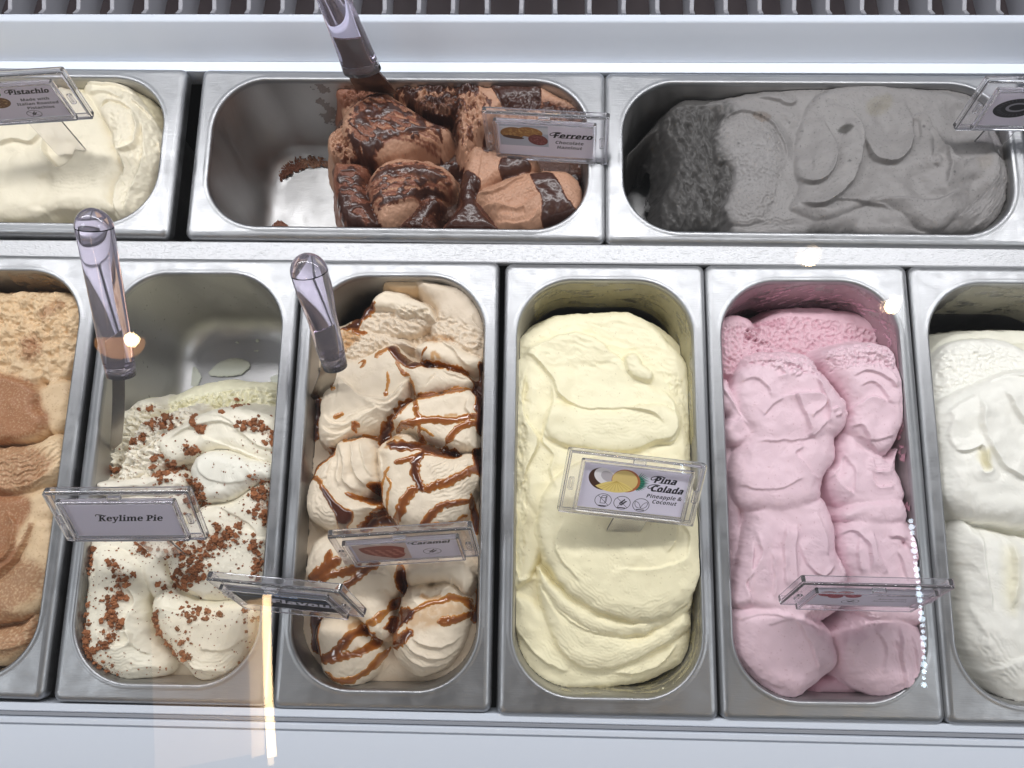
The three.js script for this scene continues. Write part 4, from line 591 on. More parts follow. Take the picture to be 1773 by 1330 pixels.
  for (const [f, line, spread, n] of clusters) {
    const cv = curve(f(line), 8);
    if (n > 60) c.streak(f(line), bis, spread * 0.13, 0.5, { grain: 1.6, scale: 3 });
    for (let i = 0; i < n * 1.1; i++) { const p = cv[Math.floor(rnd() * cv.length)], g = (rnd() + rnd() + rnd() - 1.5) * spread * 1.35, h = (rnd() + rnd() + rnd() - 1.5) * spread * 1.15; crumbSpots.push([p[0] + g * 0.55, p[1] + h * 0.55, 0.4 + 2.9 * rnd() ** 3.2]); }
  }
  for (let i = 0; i < 900; i++) { const u = 130 + rnd() * 350, v = 760 + rnd() * 410; crumbSpots.push([u, v, 0.38 + 0.6 * rnd() ** 2.5]); }
  for (const [o, h] of [[[[920, 790], [960, 740], [1040, 715], [1110, 740], [1080, 785], [1000, 800]], 1.2], [[[790, 840], [800, 790], [850, 750], [890, 790], [870, 840]], 1], [[[1130, 640], [1145, 630], [1152, 645], [1138, 652]], 0.8], [[[1040, 650], [1055, 640], [1060, 655]], 0.8], [[[1115, 685], [1150, 680], [1145, 690]], 0.7], [[[1200, 800], [1250, 790], [1250, 830], [1200, 830]], 1]]) c.lump(A(o), { top: -116.2, R: 3, drop: h, steep: 6, color: [0.66, 0.68, 0.60] });
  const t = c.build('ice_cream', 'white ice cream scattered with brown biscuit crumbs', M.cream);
  const lumps = [0, 1, 2, 3].map((s) => { const g = new THREE.IcosahedronGeometry(1, 1), p = g.attributes.position; for (let i = 0; i < p.count; i++) { const f = 0.75 + 0.5 * simplex(p.getX(i) * 1.7 + s * 9, p.getY(i) * 1.7 + p.getZ(i)); p.setXYZ(i, p.getX(i) * f, p.getY(i) * f * 0.8, p.getZ(i) * f); } g.computeVertexNormals(); g.deleteAttribute('uv'); return g; });
  const geos = [], m4 = new THREE.Matrix4(), q = new THREE.Quaternion(), e = new THREE.Euler();
  for (const [u, v, r] of crumbSpots) {
    const [x, z] = c.pts([[u, v]], -6)[0], i = Math.round((x - c.x0) / c.step), j = Math.round((z - c.z0) / c.step); if (i < 1 || j < 1 || i >= c.nx - 1 || j >= c.nz - 1) continue;
    const h = c.H[j * c.nx + i]; if (h < -60) continue;
    const g = lumps[Math.floor(rnd() * 4)].clone(), k = 0.7 + rnd() * 0.6, col = [0.30 * k, 0.115 * k, 0.045 * k];
    g.applyMatrix4(m4.compose(new THREE.Vector3(x / 1000, (h + r * 0.35) / 1000, z / 1000), q.setFromEuler(e.set(rnd() * 6, rnd() * 6, rnd() * 6)), new THREE.Vector3(r, r, r).multiplyScalar(0.001)));
    g.setAttribute('color', new THREE.Float32BufferAttribute(new Array(g.attributes.position.count).fill(0).flatMap(() => col), 3)); geos.push(g);
  }
  const crumbs = part('biscuit_crumbs', mergeGeometries(geos), new THREE.MeshStandardMaterial({ name: 'biscuit', vertexColors: true, roughness: 0.85 }), t); crumbs.userData.kind = 'stuff';
  smear(pans.keylime, t, 'wall_smear', { s0: 8, s1: 34, y0: 55, y1: 92, color: [0.62, 0.62, 0.52], cut: -0.25, scale: [12, 14], fade: 5, seed: 61, thick: 0.8 });
  smear(pans.keylime, t, 'wall_smear', { s0: -200, s1: 60, y0: 10, y1: 90, color: [0.42, 0.42, 0.38], mat: M.haze, cut: 0.42, scale: [10, 16], seed: 62 });
}
// ---------- pink ice cream ----------
{
  const c = new Cream(pans.berry, -5, 0.7, 19), A = zoomed(1210, 430, 0.3234), B = zoomed(1210, 840, 0.3685), L = [0.755, 0.555, 0.615], K = [0.70, 0.46, 0.52];
  c.paint(L);
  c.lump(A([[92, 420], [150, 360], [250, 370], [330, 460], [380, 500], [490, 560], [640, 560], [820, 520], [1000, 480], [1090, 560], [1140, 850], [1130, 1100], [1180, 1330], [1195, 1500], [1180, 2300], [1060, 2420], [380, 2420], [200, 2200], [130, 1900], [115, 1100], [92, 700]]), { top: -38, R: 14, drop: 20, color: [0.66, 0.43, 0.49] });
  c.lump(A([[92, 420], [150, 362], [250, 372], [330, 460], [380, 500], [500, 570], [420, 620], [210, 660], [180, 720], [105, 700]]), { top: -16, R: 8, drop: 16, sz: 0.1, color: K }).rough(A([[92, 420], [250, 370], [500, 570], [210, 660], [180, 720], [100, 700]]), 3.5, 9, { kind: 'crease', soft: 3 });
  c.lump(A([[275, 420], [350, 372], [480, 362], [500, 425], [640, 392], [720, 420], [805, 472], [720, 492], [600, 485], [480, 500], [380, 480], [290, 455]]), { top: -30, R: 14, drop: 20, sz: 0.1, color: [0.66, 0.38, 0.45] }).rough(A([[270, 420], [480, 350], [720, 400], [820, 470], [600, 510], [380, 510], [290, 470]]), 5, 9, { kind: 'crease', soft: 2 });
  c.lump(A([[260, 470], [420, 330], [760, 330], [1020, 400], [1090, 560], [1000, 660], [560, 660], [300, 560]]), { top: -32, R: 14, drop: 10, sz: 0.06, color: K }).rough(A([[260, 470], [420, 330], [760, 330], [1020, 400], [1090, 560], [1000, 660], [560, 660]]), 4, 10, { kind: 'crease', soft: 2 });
  c.lump(A([[110, 1040], [200, 1040], [240, 1400], [260, 1800], [160, 1900], [140, 1500]]), { top: -18, R: 9, drop: 14, color: L });
  c.lump(A([[90, 760], [115, 705], [145, 700], [175, 770], [230, 880], [290, 980], [265, 1045], [180, 1062], [115, 980], [150, 900], [105, 850]]), { top: -4, R: 8, drop: 12, color: L });
  c.lip(A([[105, 920], [150, 910], [200, 930], [230, 900]]), 1.8, -4).lip(A([[110, 720], [150, 790], [215, 880], [280, 970]]), 1.6, 4);
  c.lump(A([[640, 560], [700, 530], [800, 505], [900, 500], [1010, 535], [1060, 640], [1092, 730], [1105, 850], [1065, 1000], [985, 1112], [880, 1090], [770, 980], [790, 880], [765, 800], [680, 680]]), { top: 0, R: 13, drop: 18, color: L });
  c.lump(A([[735, 1020], [790, 900], [880, 940], [980, 1112], [1062, 1060], [1050, 1170], [1092, 1320], [1050, 1400], [900, 1420], [760, 1400], [690, 1330], [668, 1210], [722, 1150]]), { top: -5, R: 13, drop: 18, sz: 0.08, k: 2, color: L });
  c.lump(A([[200, 650], [255, 575], [400, 552], [560, 568], [650, 650], [720, 740], [782, 830], [792, 910], [745, 1000], [600, 1060], [400, 1060], [280, 1040], [200, 910], [165, 780], [185, 700]]), { top: 2, R: 15, drop: 18, color: L });
  c.lump(A([[158, 1190], [190, 1060], [240, 900], [500, 860], [740, 900], [735, 1010], [726, 1130], [662, 1235], [645, 1340], [570, 1410], [430, 1445], [330, 1435], [230, 1400], [180, 1310]]), { top: 2, R: 20, drop: 22, sz: 0.09, k: 2.5, color: L });
  c.rough(A([[200, 640], [260, 565], [560, 560], [830, 500], [1010, 530], [1060, 660], [800, 640], [640, 700], [300, 640]]), 3.4, 8, { kind: 'crease', soft: 3 }).rough(A([[560, 560], [820, 500], [1010, 530], [1040, 620], [760, 660], [640, 690]]), 2.2, 5, { kind: 'billow', soft: 2 });
  for (const [l, h, w] of [[[[500, 770], [540, 860], [580, 960], [570, 1020]], 2.6, 5], [[[400, 800], [520, 790], [640, 790], [660, 840], [600, 890], [590, 920]], 2.2, -5], [[[610, 690], [650, 770], [690, 870], [680, 950]], 2.4, 5], [[[690, 880], [730, 860], [750, 890], [710, 910]], 2.2, -3], [[[390, 660], [420, 640], [450, 680], [400, 700]], 2.0, 4], [[[470, 690], [510, 655], [540, 670], [490, 695]], 2.0, -3], [[[330, 900], [370, 850], [440, 800]], 1.4, 5], [[[270, 1040], [440, 1030], [570, 1020], [640, 960], [700, 900]], 1.4, 7], [[[640, 1240], [560, 1180], [500, 1100], [560, 1060]], 1.4, 6],
    [[[800, 690], [900, 660], [1000, 700], [1060, 760]], 1.8, 5], [[[840, 740], [920, 720], [1000, 800], [1000, 840]], 1.6, 5], [[[780, 900], [830, 850], [920, 800], [1000, 830]], 1.8, -5], [[[800, 960], [860, 950], [920, 1050], [980, 1110]], 2.0, 6], [[[840, 1000], [930, 1030], [1050, 1000]], 1.4, 5], [[[760, 800], [790, 820], [830, 890], [800, 920]], 2.0, 4], [[[930, 1120], [950, 1190], [1040, 1190]], 1.8, -3], [[[920, 1190], [945, 1270], [1050, 1275]], 1.8, -3], [[[780, 1080], [840, 1200], [830, 1320]], 1.4, 5], [[[720, 1160], [760, 1260], [830, 1330]], 1.6, -5]]) c.lip(A(l), h, w);
  // lower half
  c.lump(B([[650, 130], [700, 85], [850, 55], [955, 75], [965, 185], [850, 205], [740, 185], [665, 165]]), { top: 0, R: 10, drop: 14, color: L });
  c.lump(B([[150, 560], [175, 380], [200, 240], [240, 60], [395, 0], [480, 20], [580, 60], [635, 180], [640, 300], [690, 440], [640, 600], [560, 650], [420, 640], [300, 610]]), { top: 1, R: 17, drop: 20, sz: 0.05, k: 2.5, color: L });
  c.lump(B([[635, 260], [660, 150], [720, 110], [830, 110], [960, 150], [1060, 300], [1092, 420], [1132, 560], [1105, 640], [1000, 660], [780, 640], [690, 520], [680, 430]]), { top: 0, R: 15, drop: 20, sz: 0.07, k: 2.5, color: L });
  c.lump(B([[480, 995], [600, 900], [720, 920], [745, 985], [560, 1005]]), { top: -22, R: 9, drop: 10, color: K });
  c.lump(B([[133, 680], [150, 570], [300, 500], [440, 500], [570, 600], [640, 740], [648, 840], [560, 920], [500, 970], [410, 1018], [320, 980], [230, 900], [160, 800]]), { top: 4, R: 26, drop: 27, pow: 2.1, sz: 0.06, k: 3, color: L });
  c.lump(B([[618, 770], [622, 690], [740, 600], [900, 560], [1040, 660], [1080, 760], [1062, 860], [1068, 980], [1000, 1032], [900, 1026], [790, 990], [690, 930]]), { top: 4, R: 26, drop: 27, pow: 2.1, sz: 0.06, k: 3, color: L });
  for (const [l, h, w] of [[[[255, 250], [240, 400], [215, 470], [250, 580]], 2.2, -6], [[[260, 200], [290, 330], [240, 420], [230, 520]], 1.6, 5], [[[400, 180], [390, 330], [400, 500]], 1.8, 6], [[[450, 170], [440, 350], [450, 470]], 2.0, -7], [[[460, 260], [510, 380], [580, 420], [640, 360]], 1.6, 5], [[[640, 260], [720, 210], [790, 280], [800, 420]], 2.0, 6], [[[800, 210], [830, 330], [880, 420]], 1.8, -5], [[[880, 240], [930, 240], [990, 290], [1040, 430]], 2.4, 5], [[[700, 260], [670, 360], [690, 440]], 1.4, 5], [[[1000, 230], [1060, 340], [1100, 480]], 1.6, -5], [[[440, 620], [500, 720], [560, 880]], 1.8, 5], [[[930, 640], [930, 800], [960, 940], [1000, 1010]], 2.0, 6], [[[980, 680], [1010, 820], [990, 940]], 1.6, 5], [[[720, 850], [730, 760], [800, 700]], 1.2, 4], [[[300, 650], [380, 630], [440, 620]], 1.0, 4], [[[1040, 690], [1040, 840], [1060, 940]], 1.6, 4]]) c.lip(B(l), h, w);
  c.cord(B([[500, 590], [560, 640], [680, 640], [780, 640]]), -5, 6).hollow(...B([[600, 630]])[0], 9, 5).hollow(...B([[965, 265]])[0], 3, 5).hollow(...B([[905, 745]])[0], 3, 1.6);
  for (const [l, h, w] of [[[[210, 720], [280, 700], [350, 740], [380, 820]], 1.6, 6], [[[230, 620], [330, 600], [450, 620], [560, 650]], 1.6, 5], [[[180, 1250], [300, 1290], [430, 1280], [560, 1220]], 1.2, 8], [[[860, 560], [960, 580], [1030, 650]], 1.6, 5], [[[860, 640], [980, 640], [1060, 740]], 1.4, -5], [[[700, 1240], [760, 1180], [800, 1090]], 1.5, 5]]) c.lip(A(l), h, w);
  for (const [l, h, w] of [[[[180, 640], [280, 600], [420, 620]], 1.2, 6], [[[170, 760], [260, 880], [400, 960]], 1.2, 7], [[[330, 300], [350, 420], [340, 540]], 1.5, 5], [[[540, 120], [590, 240], [600, 340]], 1.6, -5], [[[700, 700], [680, 800], [720, 900]], 1.2, 6], [[[820, 660], [860, 760], [840, 880]], 1.3, 6], [[[760, 240], [740, 320], [760, 420]], 1.4, 4], [[[920, 300], [960, 400], [970, 500]], 1.4, 5]]) c.lip(B(l), h, w);
  c.rough(B([[480, 580], [560, 560], [780, 580], [860, 640], [620, 680]]), 3, 6, { kind: 'billow', soft: 2 }).swell(1.6, 28, 2);
  c.lines(A([[900, 1140], [990, 1160], [1060, 1140]]), 0.7, 2.6, 10).lines(B([[940, 700], [960, 820], [980, 950]]), 0.8, 3, 12);
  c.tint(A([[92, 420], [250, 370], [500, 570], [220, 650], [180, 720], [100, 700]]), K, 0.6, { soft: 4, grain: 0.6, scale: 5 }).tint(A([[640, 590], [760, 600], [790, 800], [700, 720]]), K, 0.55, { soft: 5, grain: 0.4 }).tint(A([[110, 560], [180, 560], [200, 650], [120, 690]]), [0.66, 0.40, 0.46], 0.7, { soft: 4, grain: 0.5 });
  c.specks(520, [0.42, 0.18, 0.22], 0.3, 0.85, 41, 0.6).relax(1, 0.3);
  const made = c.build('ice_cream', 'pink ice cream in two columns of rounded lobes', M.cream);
  smear(pans.berry, made, 'wall_smear', { s0: -120, s1: 130, y0: 3, y1: 80, color: [0.66, 0.40, 0.47], mat: M.haze, cut: -0.5, scale: [40, 30], seed: 31 });
  smear(pans.berry, made, 'wall_smear', { s0: -90, s1: 85, y0: 7, y1: 70, color: [0.62, 0.38, 0.46], cut: 0.12, scale: [7, 26], lean: 0.8, seed: 33, thick: 0.5 });
  smear(pans.berry, made, 'wall_smear', { s0: 80, s1: 330, y0: 4, y1: 60, color: [0.50, 0.28, 0.34], cut: 0.1, scale: [14, 24], seed: 35, thick: 0.4 });
}
// ---------- plain white ice cream ----------
{
  const c = new Cream(pans.white, -4, 0.8, 23), A = zoomed(1210, 430, 0.3234), B = zoomed(1210, 840, 0.3685), L = [0.88, 0.865, 0.79];
  c.paint(L);
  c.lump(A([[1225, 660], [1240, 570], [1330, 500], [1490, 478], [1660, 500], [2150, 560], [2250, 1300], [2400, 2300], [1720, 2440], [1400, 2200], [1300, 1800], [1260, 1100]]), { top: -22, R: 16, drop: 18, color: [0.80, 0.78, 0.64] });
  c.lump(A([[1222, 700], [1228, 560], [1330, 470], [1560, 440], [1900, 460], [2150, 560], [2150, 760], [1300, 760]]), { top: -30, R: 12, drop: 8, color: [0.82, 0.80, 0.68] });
  c.lump(A([[1228, 720], [1240, 610], [1340, 505], [1500, 482], [1620, 490], [1760, 545], [2150, 600], [2150, 900], [1240, 900]]), { top: -13, R: 16, drop: 16, sz: 0.05, color: L }).rough(A([[1228, 700], [1340, 500], [1620, 480], [1760, 540], [1760, 700], [1400, 780], [1240, 800]]), 3, 9, { kind: 'crease' });
  c.lump(A([[1240, 880], [1330, 790], [1480, 720], [1600, 670], [1750, 640], [2150, 650], [2200, 1330], [2100, 1480], [1560, 1480], [1400, 1440], [1290, 1330], [1262, 1100]]), { top: 5, R: 18, drop: 20, color: L });
  c.lump(B([[1165, 230], [1210, 160], [1300, 190], [1530, 240], [2100, 200], [2150, 1040], [1480, 1042], [1360, 960], [1290, 870], [1220, 720], [1190, 500]]), { top: 2, R: 26, drop: 30, pow: 2.2, color: L });
  for (const [l, h, w] of [[[[1470, 760], [1500, 1000], [1580, 1150], [1760, 1270]], 3.0, 10], [[[1600, 760], [1680, 900], [1760, 1000]], 2.4, 8], [[[1330, 1075], [1410, 1090], [1480, 1060], [1500, 1140], [1525, 1190], [1480, 1200], [1460, 1110]], 3.0, 4], [[[1300, 900], [1390, 830], [1470, 790]], 2.0, -9], [[[1340, 900], [1320, 1000], [1350, 1080]], 1.6, 7], [[[1540, 720], [1640, 680], [1760, 700]], 2.0, 6]]) c.lip(A(l), h, w);
  for (const [l, h, w] of [[[[1450, 240], [1470, 400], [1440, 580]], 2.8, 10], [[[1320, 200], [1330, 400], [1370, 600]], 1.8, -9], [[[1250, 400], [1280, 560], [1350, 720]], 1.6, 8], [[[1340, 900], [1440, 840], [1528, 800]], 1.6, -7]]) c.lip(B(l), h, w);
  c.lines(B([[1260, 700], [1340, 860], [1460, 960]]), 0.8, 4, 24).swell(2, 30, 2).relax(1, 0.35);
  c.tint(A([[1470, 1090], [1510, 1080], [1520, 1180], [1480, 1170]]), [0.74, 0.66, 0.34], 0.6, { soft: 4 }).tint(B([[1430, 300], [1470, 300], [1460, 600], [1430, 580]]), [0.78, 0.72, 0.45], 0.5, { soft: 7 });
  const made = c.build('ice_cream', 'plain white ice cream at the right edge', M.cream);
  smear(pans.white, made, 'wall_smear', { s0: -90, s1: 90, y0: 3, y1: 70, color: [0.64, 0.61, 0.48], mat: M.haze, cut: -0.4, scale: [40, 16], seed: 41 });
}
// ---------- tan ice cream dusted with cocoa ----------
{
  const c = new Cream(pans.tiramisu, -5, 0.8, 27), A = zoomed(0, 340, 0.391), B = zoomed(0, 800, 0.3985), T = [0.72, 0.53, 0.325], K = [0.33, 0.135, 0.055];
  c.paint(T);
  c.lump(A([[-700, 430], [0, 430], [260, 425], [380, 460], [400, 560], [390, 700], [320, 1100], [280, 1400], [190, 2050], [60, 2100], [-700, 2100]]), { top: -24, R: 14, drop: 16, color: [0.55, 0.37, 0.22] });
  c.lump(A([[-700, 440], [0, 432], [260, 428], [380, 465], [400, 560], [385, 650], [345, 800], [260, 850], [-700, 860]]), { top: -7, R: 10, drop: 14, color: T }).rough(A([[-700, 430], [380, 430], [400, 700], [340, 830], [-700, 860]]), 6, 16, { kind: 'fbm', soft: 2, oct: 4 }).rough(A([[-700, 430], [380, 430], [400, 640], [-700, 700]]), 3.2, 8, { kind: 'billow', soft: 2 });
  c.lump(A([[180, 840], [260, 810], [335, 830], [320, 1000], [250, 1060], [200, 1000]]), { top: -5, R: 9, drop: 12, color: T });
  c.lump(A([[-700, 800], [60, 785], [150, 820], [200, 870], [190, 930], [222, 970], [232, 1020], [170, 1080], [0, 1098], [-700, 1090]]), { top: 0, R: 9, drop: 14, color: T });
  c.lump(A([[-700, 1110], [0, 1112], [170, 1092], [255, 1052], [300, 1080], [305, 1200], [265, 1280], [150, 1325], [-700, 1335]]), { top: 1, R: 13, drop: 16, color: T });
  c.lines(A([[-60, 1200], [120, 1210], [240, 1140], [290, 1090]]), 1.7, 3.8, 22).lines(B([[-40, 600], [100, 560], [200, 440]]), 1.2, 4, 16).lip(A([[-100, 1280], [100, 1290], [230, 1230], [290, 1140]]), 1.6, -6);
  c.lump(B([[-700, 130], [60, 135], [235, 112], [262, 180], [255, 260], [120, 420], [0, 520], [-700, 600]]), { top: 0, R: 12, drop: 14, color: T });
  c.lump(B([[165, 245], [240, 235], [262, 280], [250, 420], [205, 620], [110, 682], [0, 702], [-700, 702], [-700, 540], [0, 500], [90, 420]]), { top: 2, R: 12, drop: 15, color: T });
  c.lump(B([[-700, 712], [0, 706], [110, 690], [205, 640], [195, 740], [150, 825], [60, 882], [0, 888], [-700, 885]]), { top: -2, R: 15, drop: 22, color: T });
  c.lip(B([[40, 210], [85, 270], [75, 350], [40, 410], [-40, 450]]), 2.4, -6).lip(B([[165, 235], [130, 330], [70, 420], [0, 480], [-80, 510]]), 2.4, -5).lines(B([[-50, 780], [100, 760], [190, 700]]), 1.0, 3, 14).lip(B([[-60, 820], [90, 800], [180, 740]]), 1.6, 5);
  c.hollow(...A([[180, 825]])[0], 4, 7).swell(1.6, 28, 2).relax(1, 0.3);
  for (const o of [A([[-700, 830], [90, 800], [170, 860], [185, 930], [220, 990], [160, 1060], [-700, 1080]]), B([[-700, 60], [60, 130], [150, 180], [100, 300], [70, 420], [-700, 520]])]) c.tint(o, K, 0.93, { soft: 4, grain: 0.4, scale: 2.5 });
  for (const o of [A([[-700, 1120], [150, 1110], [240, 1180], [160, 1290], [-700, 1320]]), B([[-700, 520], [120, 420], [200, 480], [150, 600], [-700, 690]]), B([[-700, 700], [170, 680], [150, 790], [-700, 850]]), A([[90, 640], [150, 620], [170, 700], [110, 720]])]) c.tint(o, K, 0.75, { soft: 6, grain: 0.8, scale: 3 });
  c.streak(B([[160, 260], [120, 350], [0, 480]]), K, 3, 0.7, { grain: 1.2, scale: 2 }).streak(A([[170, 540], [280, 460]]), K, 7, 0.5, { grain: 1 });
  c.specks(4200, K, 0.3, 0.8, 51, 0.5).specks(900, [0.66, 0.47, 0.31], 0.3, 0.7, 52, 0.5);
  const made = c.build('ice_cream', 'tan ice cream dusted with reddish cocoa at the left edge', M.cream);
  smear(pans.tiramisu, made, 'wall_smear', { s0: -40, s1: 110, y0: 4, y1: 40, color: [0.42, 0.29, 0.17], cut: 0.08, scale: [22, 9], seed: 51, thick: 0.6 });
  smear(pans.tiramisu, made, 'wall_smear', { s0: -60, s1: 120, y0: 3, y1: 50, color: [0.48, 0.33, 0.2], mat: M.haze, cut: -0.4, seed: 52 });
}
// ---------- pale yellow ice cream ----------
{
  const c = new Cream(pans.pina, -6, 0.75, 3), Y = [0.90, 0.835, 0.585], Y2 = [0.895, 0.825, 0.565];
  c.paint(Y);
  c.lump([[884, 640], [884, 800], [880, 1000], [884, 1080], [905, 1150], [960, 1192], [1060, 1190], [1150, 1165], [1190, 1110], [1204, 1000], [1206, 850], [1198, 700], [1180, 622], [1152, 588], [1115, 556], [1040, 545], [955, 548], [915, 575]], { top: -22, R: 10, drop: 18, sz: 0.01, color: Y2 });
  c.lump([[884, 640], [890, 605], [930, 560], [1040, 545], [1130, 560], [1185, 610], [1200, 690], [1190, 760], [900, 760]], { top: -36, R: 12, drop: 8, color: Y2 });
  c.lump([[893, 600], [925, 566], [960, 548], [1035, 541], [1085, 540], [1122, 556], [1158, 592], [1185, 620], [1196, 680], [1190, 760], [1000, 800], [905, 760]], { top: -15, R: 12, drop: 12, sz: 0.03, color: Y });
  c.lump([[888, 625], [912, 618], [950, 690], [985, 760], [960, 900], [920, 1000], [884, 1020], [880, 800]], { top: -12, R: 9, drop: 12 });
  c.lump([[910, 604], [990, 574], [1034, 583], [1078, 622], [1130, 665], [1185, 700], [1196, 800], [1190, 900], [930, 900], [900, 700]], { top: -10, R: 10, drop: 9, sz: 0.02 });
  c.lump([[884, 1020], [930, 1030], [1000, 1085], [1100, 1110], [1190, 1080], [1195, 1120], [1172, 1154], [1112, 1184], [1040, 1188], [975, 1190], [916, 1160], [888, 1100]], { top: -17, R: 15, drop: 18, sz: -0.06 });
  c.lump([[934, 1010], [990, 1060], [1100, 1095], [1185, 1050], [1197, 1080], [1182, 1100], [1138, 1128], [1087, 1152], [1046, 1162], [1008, 1158], [975, 1138], [948, 1090]], { top: -9, R: 13, drop: 12, sz: -0.09 });
  c.lump([[934, 985], [960, 1010], [1090, 1070], [1190, 1010], [1197, 1050], [1150, 1085], [1090, 1102], [1040, 1098], [990, 1076], [950, 1038]], { top: -5, R: 10, drop: 9, sz: -0.08 });
  c.lump([[940, 860], [1000, 800], [1100, 790], [1190, 830], [1212, 900], [1217, 960], [1214, 1000], [1188, 1043], [1150, 1066], [1107, 1078], [1080, 1071], [1026, 1054], [985, 1026], [955, 985], [936, 940]], { top: 4, R: 16, drop: 11, sz: -0.02 });
  c.lump([[958, 700], [1010, 706], [1080, 706], [1140, 700], [1172, 715], [1178, 745], [1165, 765], [1130, 770], [1090, 785], [1010, 778], [960, 766], [940, 730]], { top: -4, R: 12, drop: 6, sz: -0.03 });
  // folds
  c.lip([[905, 606], [924, 614], [957, 653], [972, 684], [1000, 702], [1040, 706], [1085, 705], [1130, 715], [1155, 735]], 3.2, 9);
  c.lip([[908, 604], [940, 592], [992, 574], [1031, 582], [1057, 606], [1076, 621], [1100, 650]], 2.6, -8);
  c.lip([[1142, 664], [1170, 698], [1177, 731], [1167, 757], [1134, 766], [1092, 784], [1012, 778], [960, 765], [918, 740]], -2.6, 7);
  c.lip([[1142, 664], [1170, 698], [1179, 731], [1168, 760], [1134, 768], [1092, 788]], 2.0, -5);
  c.lump([[1083, 616], [1100, 610], [1113, 630], [1130, 646], [1124, 660], [1104, 656], [1088, 640]], { top: -3, R: 7, drop: 5 });
  c.lip([[911, 624], [904, 680], [908, 721], [931, 763], [915, 800], [900, 850]], 3.0, -6);
  c.lip([[955, 653], [958, 690], [950, 722], [940, 760], [958, 786], [953, 818], [965, 850]], 2.4, 7);
  c.lip([[936, 882], [928, 918], [938, 955], [955, 986], [985, 1026], [1026, 1054], [1083, 1071], [1107, 1078]], 2.0, 6, { back: 0.7 });
  c.lip([[1107, 1078], [1155, 1064], [1188, 1043], [1205, 1010], [1212, 960]], 2.2, 6);
  c.lip([[950, 1038], [990, 1078], [1040, 1098], [1090, 1103], [1150, 1086]], 1.8, 5);
  c.lip([[951, 1087], [979, 1136], [1012, 1158], [1046, 1162], [1087, 1151], [1138, 1125], [1175, 1096]], 2.0, 6);
  c.lip([[978, 900], [965, 925], [962, 950], [985, 985], [1010, 1010]], 1.4, 6);
  c.lip([[1150, 890], [1165, 910], [1166, 935], [1150, 960]], 1.3, -5).lip([[1175, 900], [1190, 930], [1183, 965], [1130, 985], [1060, 985]], 1.3, 7);
  c.cord([[895, 1008], [912, 1004], [931, 1006], [945, 1018]], 2.5, 2.4).cord([[884, 700], [893, 720], [888, 760]], 1.6, 3);
  c.lip([[884, 830], [896, 900], [892, 960], [898, 1010]], 2.2, -5).lip([[886, 1070], [905, 1110], [940, 1145], [990, 1170]], 2.2, 6);
  c.lip([[1060, 1168], [1110, 1170], [1150, 1150], [1180, 1115]], 1.8, 4);
  c.lines([[1000, 730], [1080, 735], [1160, 725]], 0.35, 3, 16).lines([[960, 1000], [1010, 1050], [1090, 1085], [1180, 1060]], 0.5, 2.6, 24).lines([[950, 1090], [1000, 1140], [1060, 1150], [1150, 1110]], 0.5, 2.4, 18);
  c.rough([[895, 610], [930, 560], [1100, 545], [1180, 610], [1195, 690], [1130, 650], [1050, 640], [960, 650]], 1.2, 15, { kind: 'crease', stretch: 2.6, turn: 0.3, oct: 3 });
  c.rough([[1140, 640], [1185, 640], [1200, 760], [1205, 850], [1185, 900], [1180, 720]], 2.0, 8, { kind: 'crease', stretch: 2, turn: 1.4 });
  c.rough([[884, 640], [912, 640], [920, 760], [905, 1000], [884, 1010]], 2.4, 10, { kind: 'crease', stretch: 2.5, turn: 1.5 });
  c.swell(1.6, 30, 2);
  c.hollow(1070, 972, 5, 1.6);
  c.specks(420, [0.42, 0.33, 0.16], 0.3, 0.75, 5, 0.6);
  c.relax(1, 0.35);
  const made = c.build('ice_cream', 'pale yellow ice cream in broad smooth folds', M.cream);
  smear(pans.pina, made, 'wall_smear', { s0: -120, s1: 140, y0: 3, y1: 60, color: [0.66, 0.60, 0.34], mat: M.haze, cut: -0.5, scale: [40, 14], seed: 71 });
  smear(pans.pina, made, 'wall_smear', { s0: 230, s1: 420, y0: 3, y1: 40, color: [0.68, 0.62, 0.38], mat: M.haze, cut: -0.05, scale: [40, 12], seed: 72 });
  smear(pans.pina, made, 'wall_smear', { s0: 295, s1: 345, y0: 3, y1: 12, color: [0.72, 0.68, 0.46], cut: 0.25, scale: [5, 5], seed: 73, thick: 1 });
}
// ---------- flavour signs: clear holders on a clear stem, with a printed card ----------
const INK = '#17141c';
function card(paint, bg = '#d9d3e2') {
  const cv = document.createElement('canvas'); cv.width = 800; cv.height = 376; const g = cv.getContext('2d');
  g.fillStyle = bg; g.fillRect(0, 0, 800, 376); paint(g);
  const t = new THREE.CanvasTexture(cv); t.colorSpace = THREE.SRGBColorSpace; return t;
}
// heavy slanted display lettering with a joined baseline and a swash before the capital
function swashText(g, text, x, y, size, { stretch = 1.35, color = INK, swash = true, font = 'bold' } = {}) {
  g.save(); g.translate(x, y); g.transform(stretch, 0, -0.28 * stretch, 1, 0, 0); g.fillStyle = g.strokeStyle = color; g.font = `${font} ${size}px sans-serif`; g.textBaseline = 'alphabetic';
  g.lineJoin = 'round'; g.lineWidth = size * 0.045; g.fillText(text, 0, 0); g.strokeText(text, 0, 0);
  const w = g.measureText(text).width; g.lineWidth = size * 0.07; g.lineCap = 'round';
  const first = g.measureText(text[0]).width;
  g.beginPath(); g.moveTo(first * 0.9, -size * 0.04); g.lineTo(w * 0.97, -size * 0.04); g.stroke();
  if (swash) { g.lineWidth = size * 0.09; g.beginPath(); g.moveTo(first * 1.1, -size * 0.74); g.bezierCurveTo(first * 0.4, -size * 0.92, -size * 0.45, -size * 0.7, -size * 0.34, -size * 0.42); g.bezierCurveTo(-size * 0.28, -size * 0.2, size * 0.05, -size * 0.3, size * 0.04, -size * 0.45); g.stroke(); }
  g.restore();
}
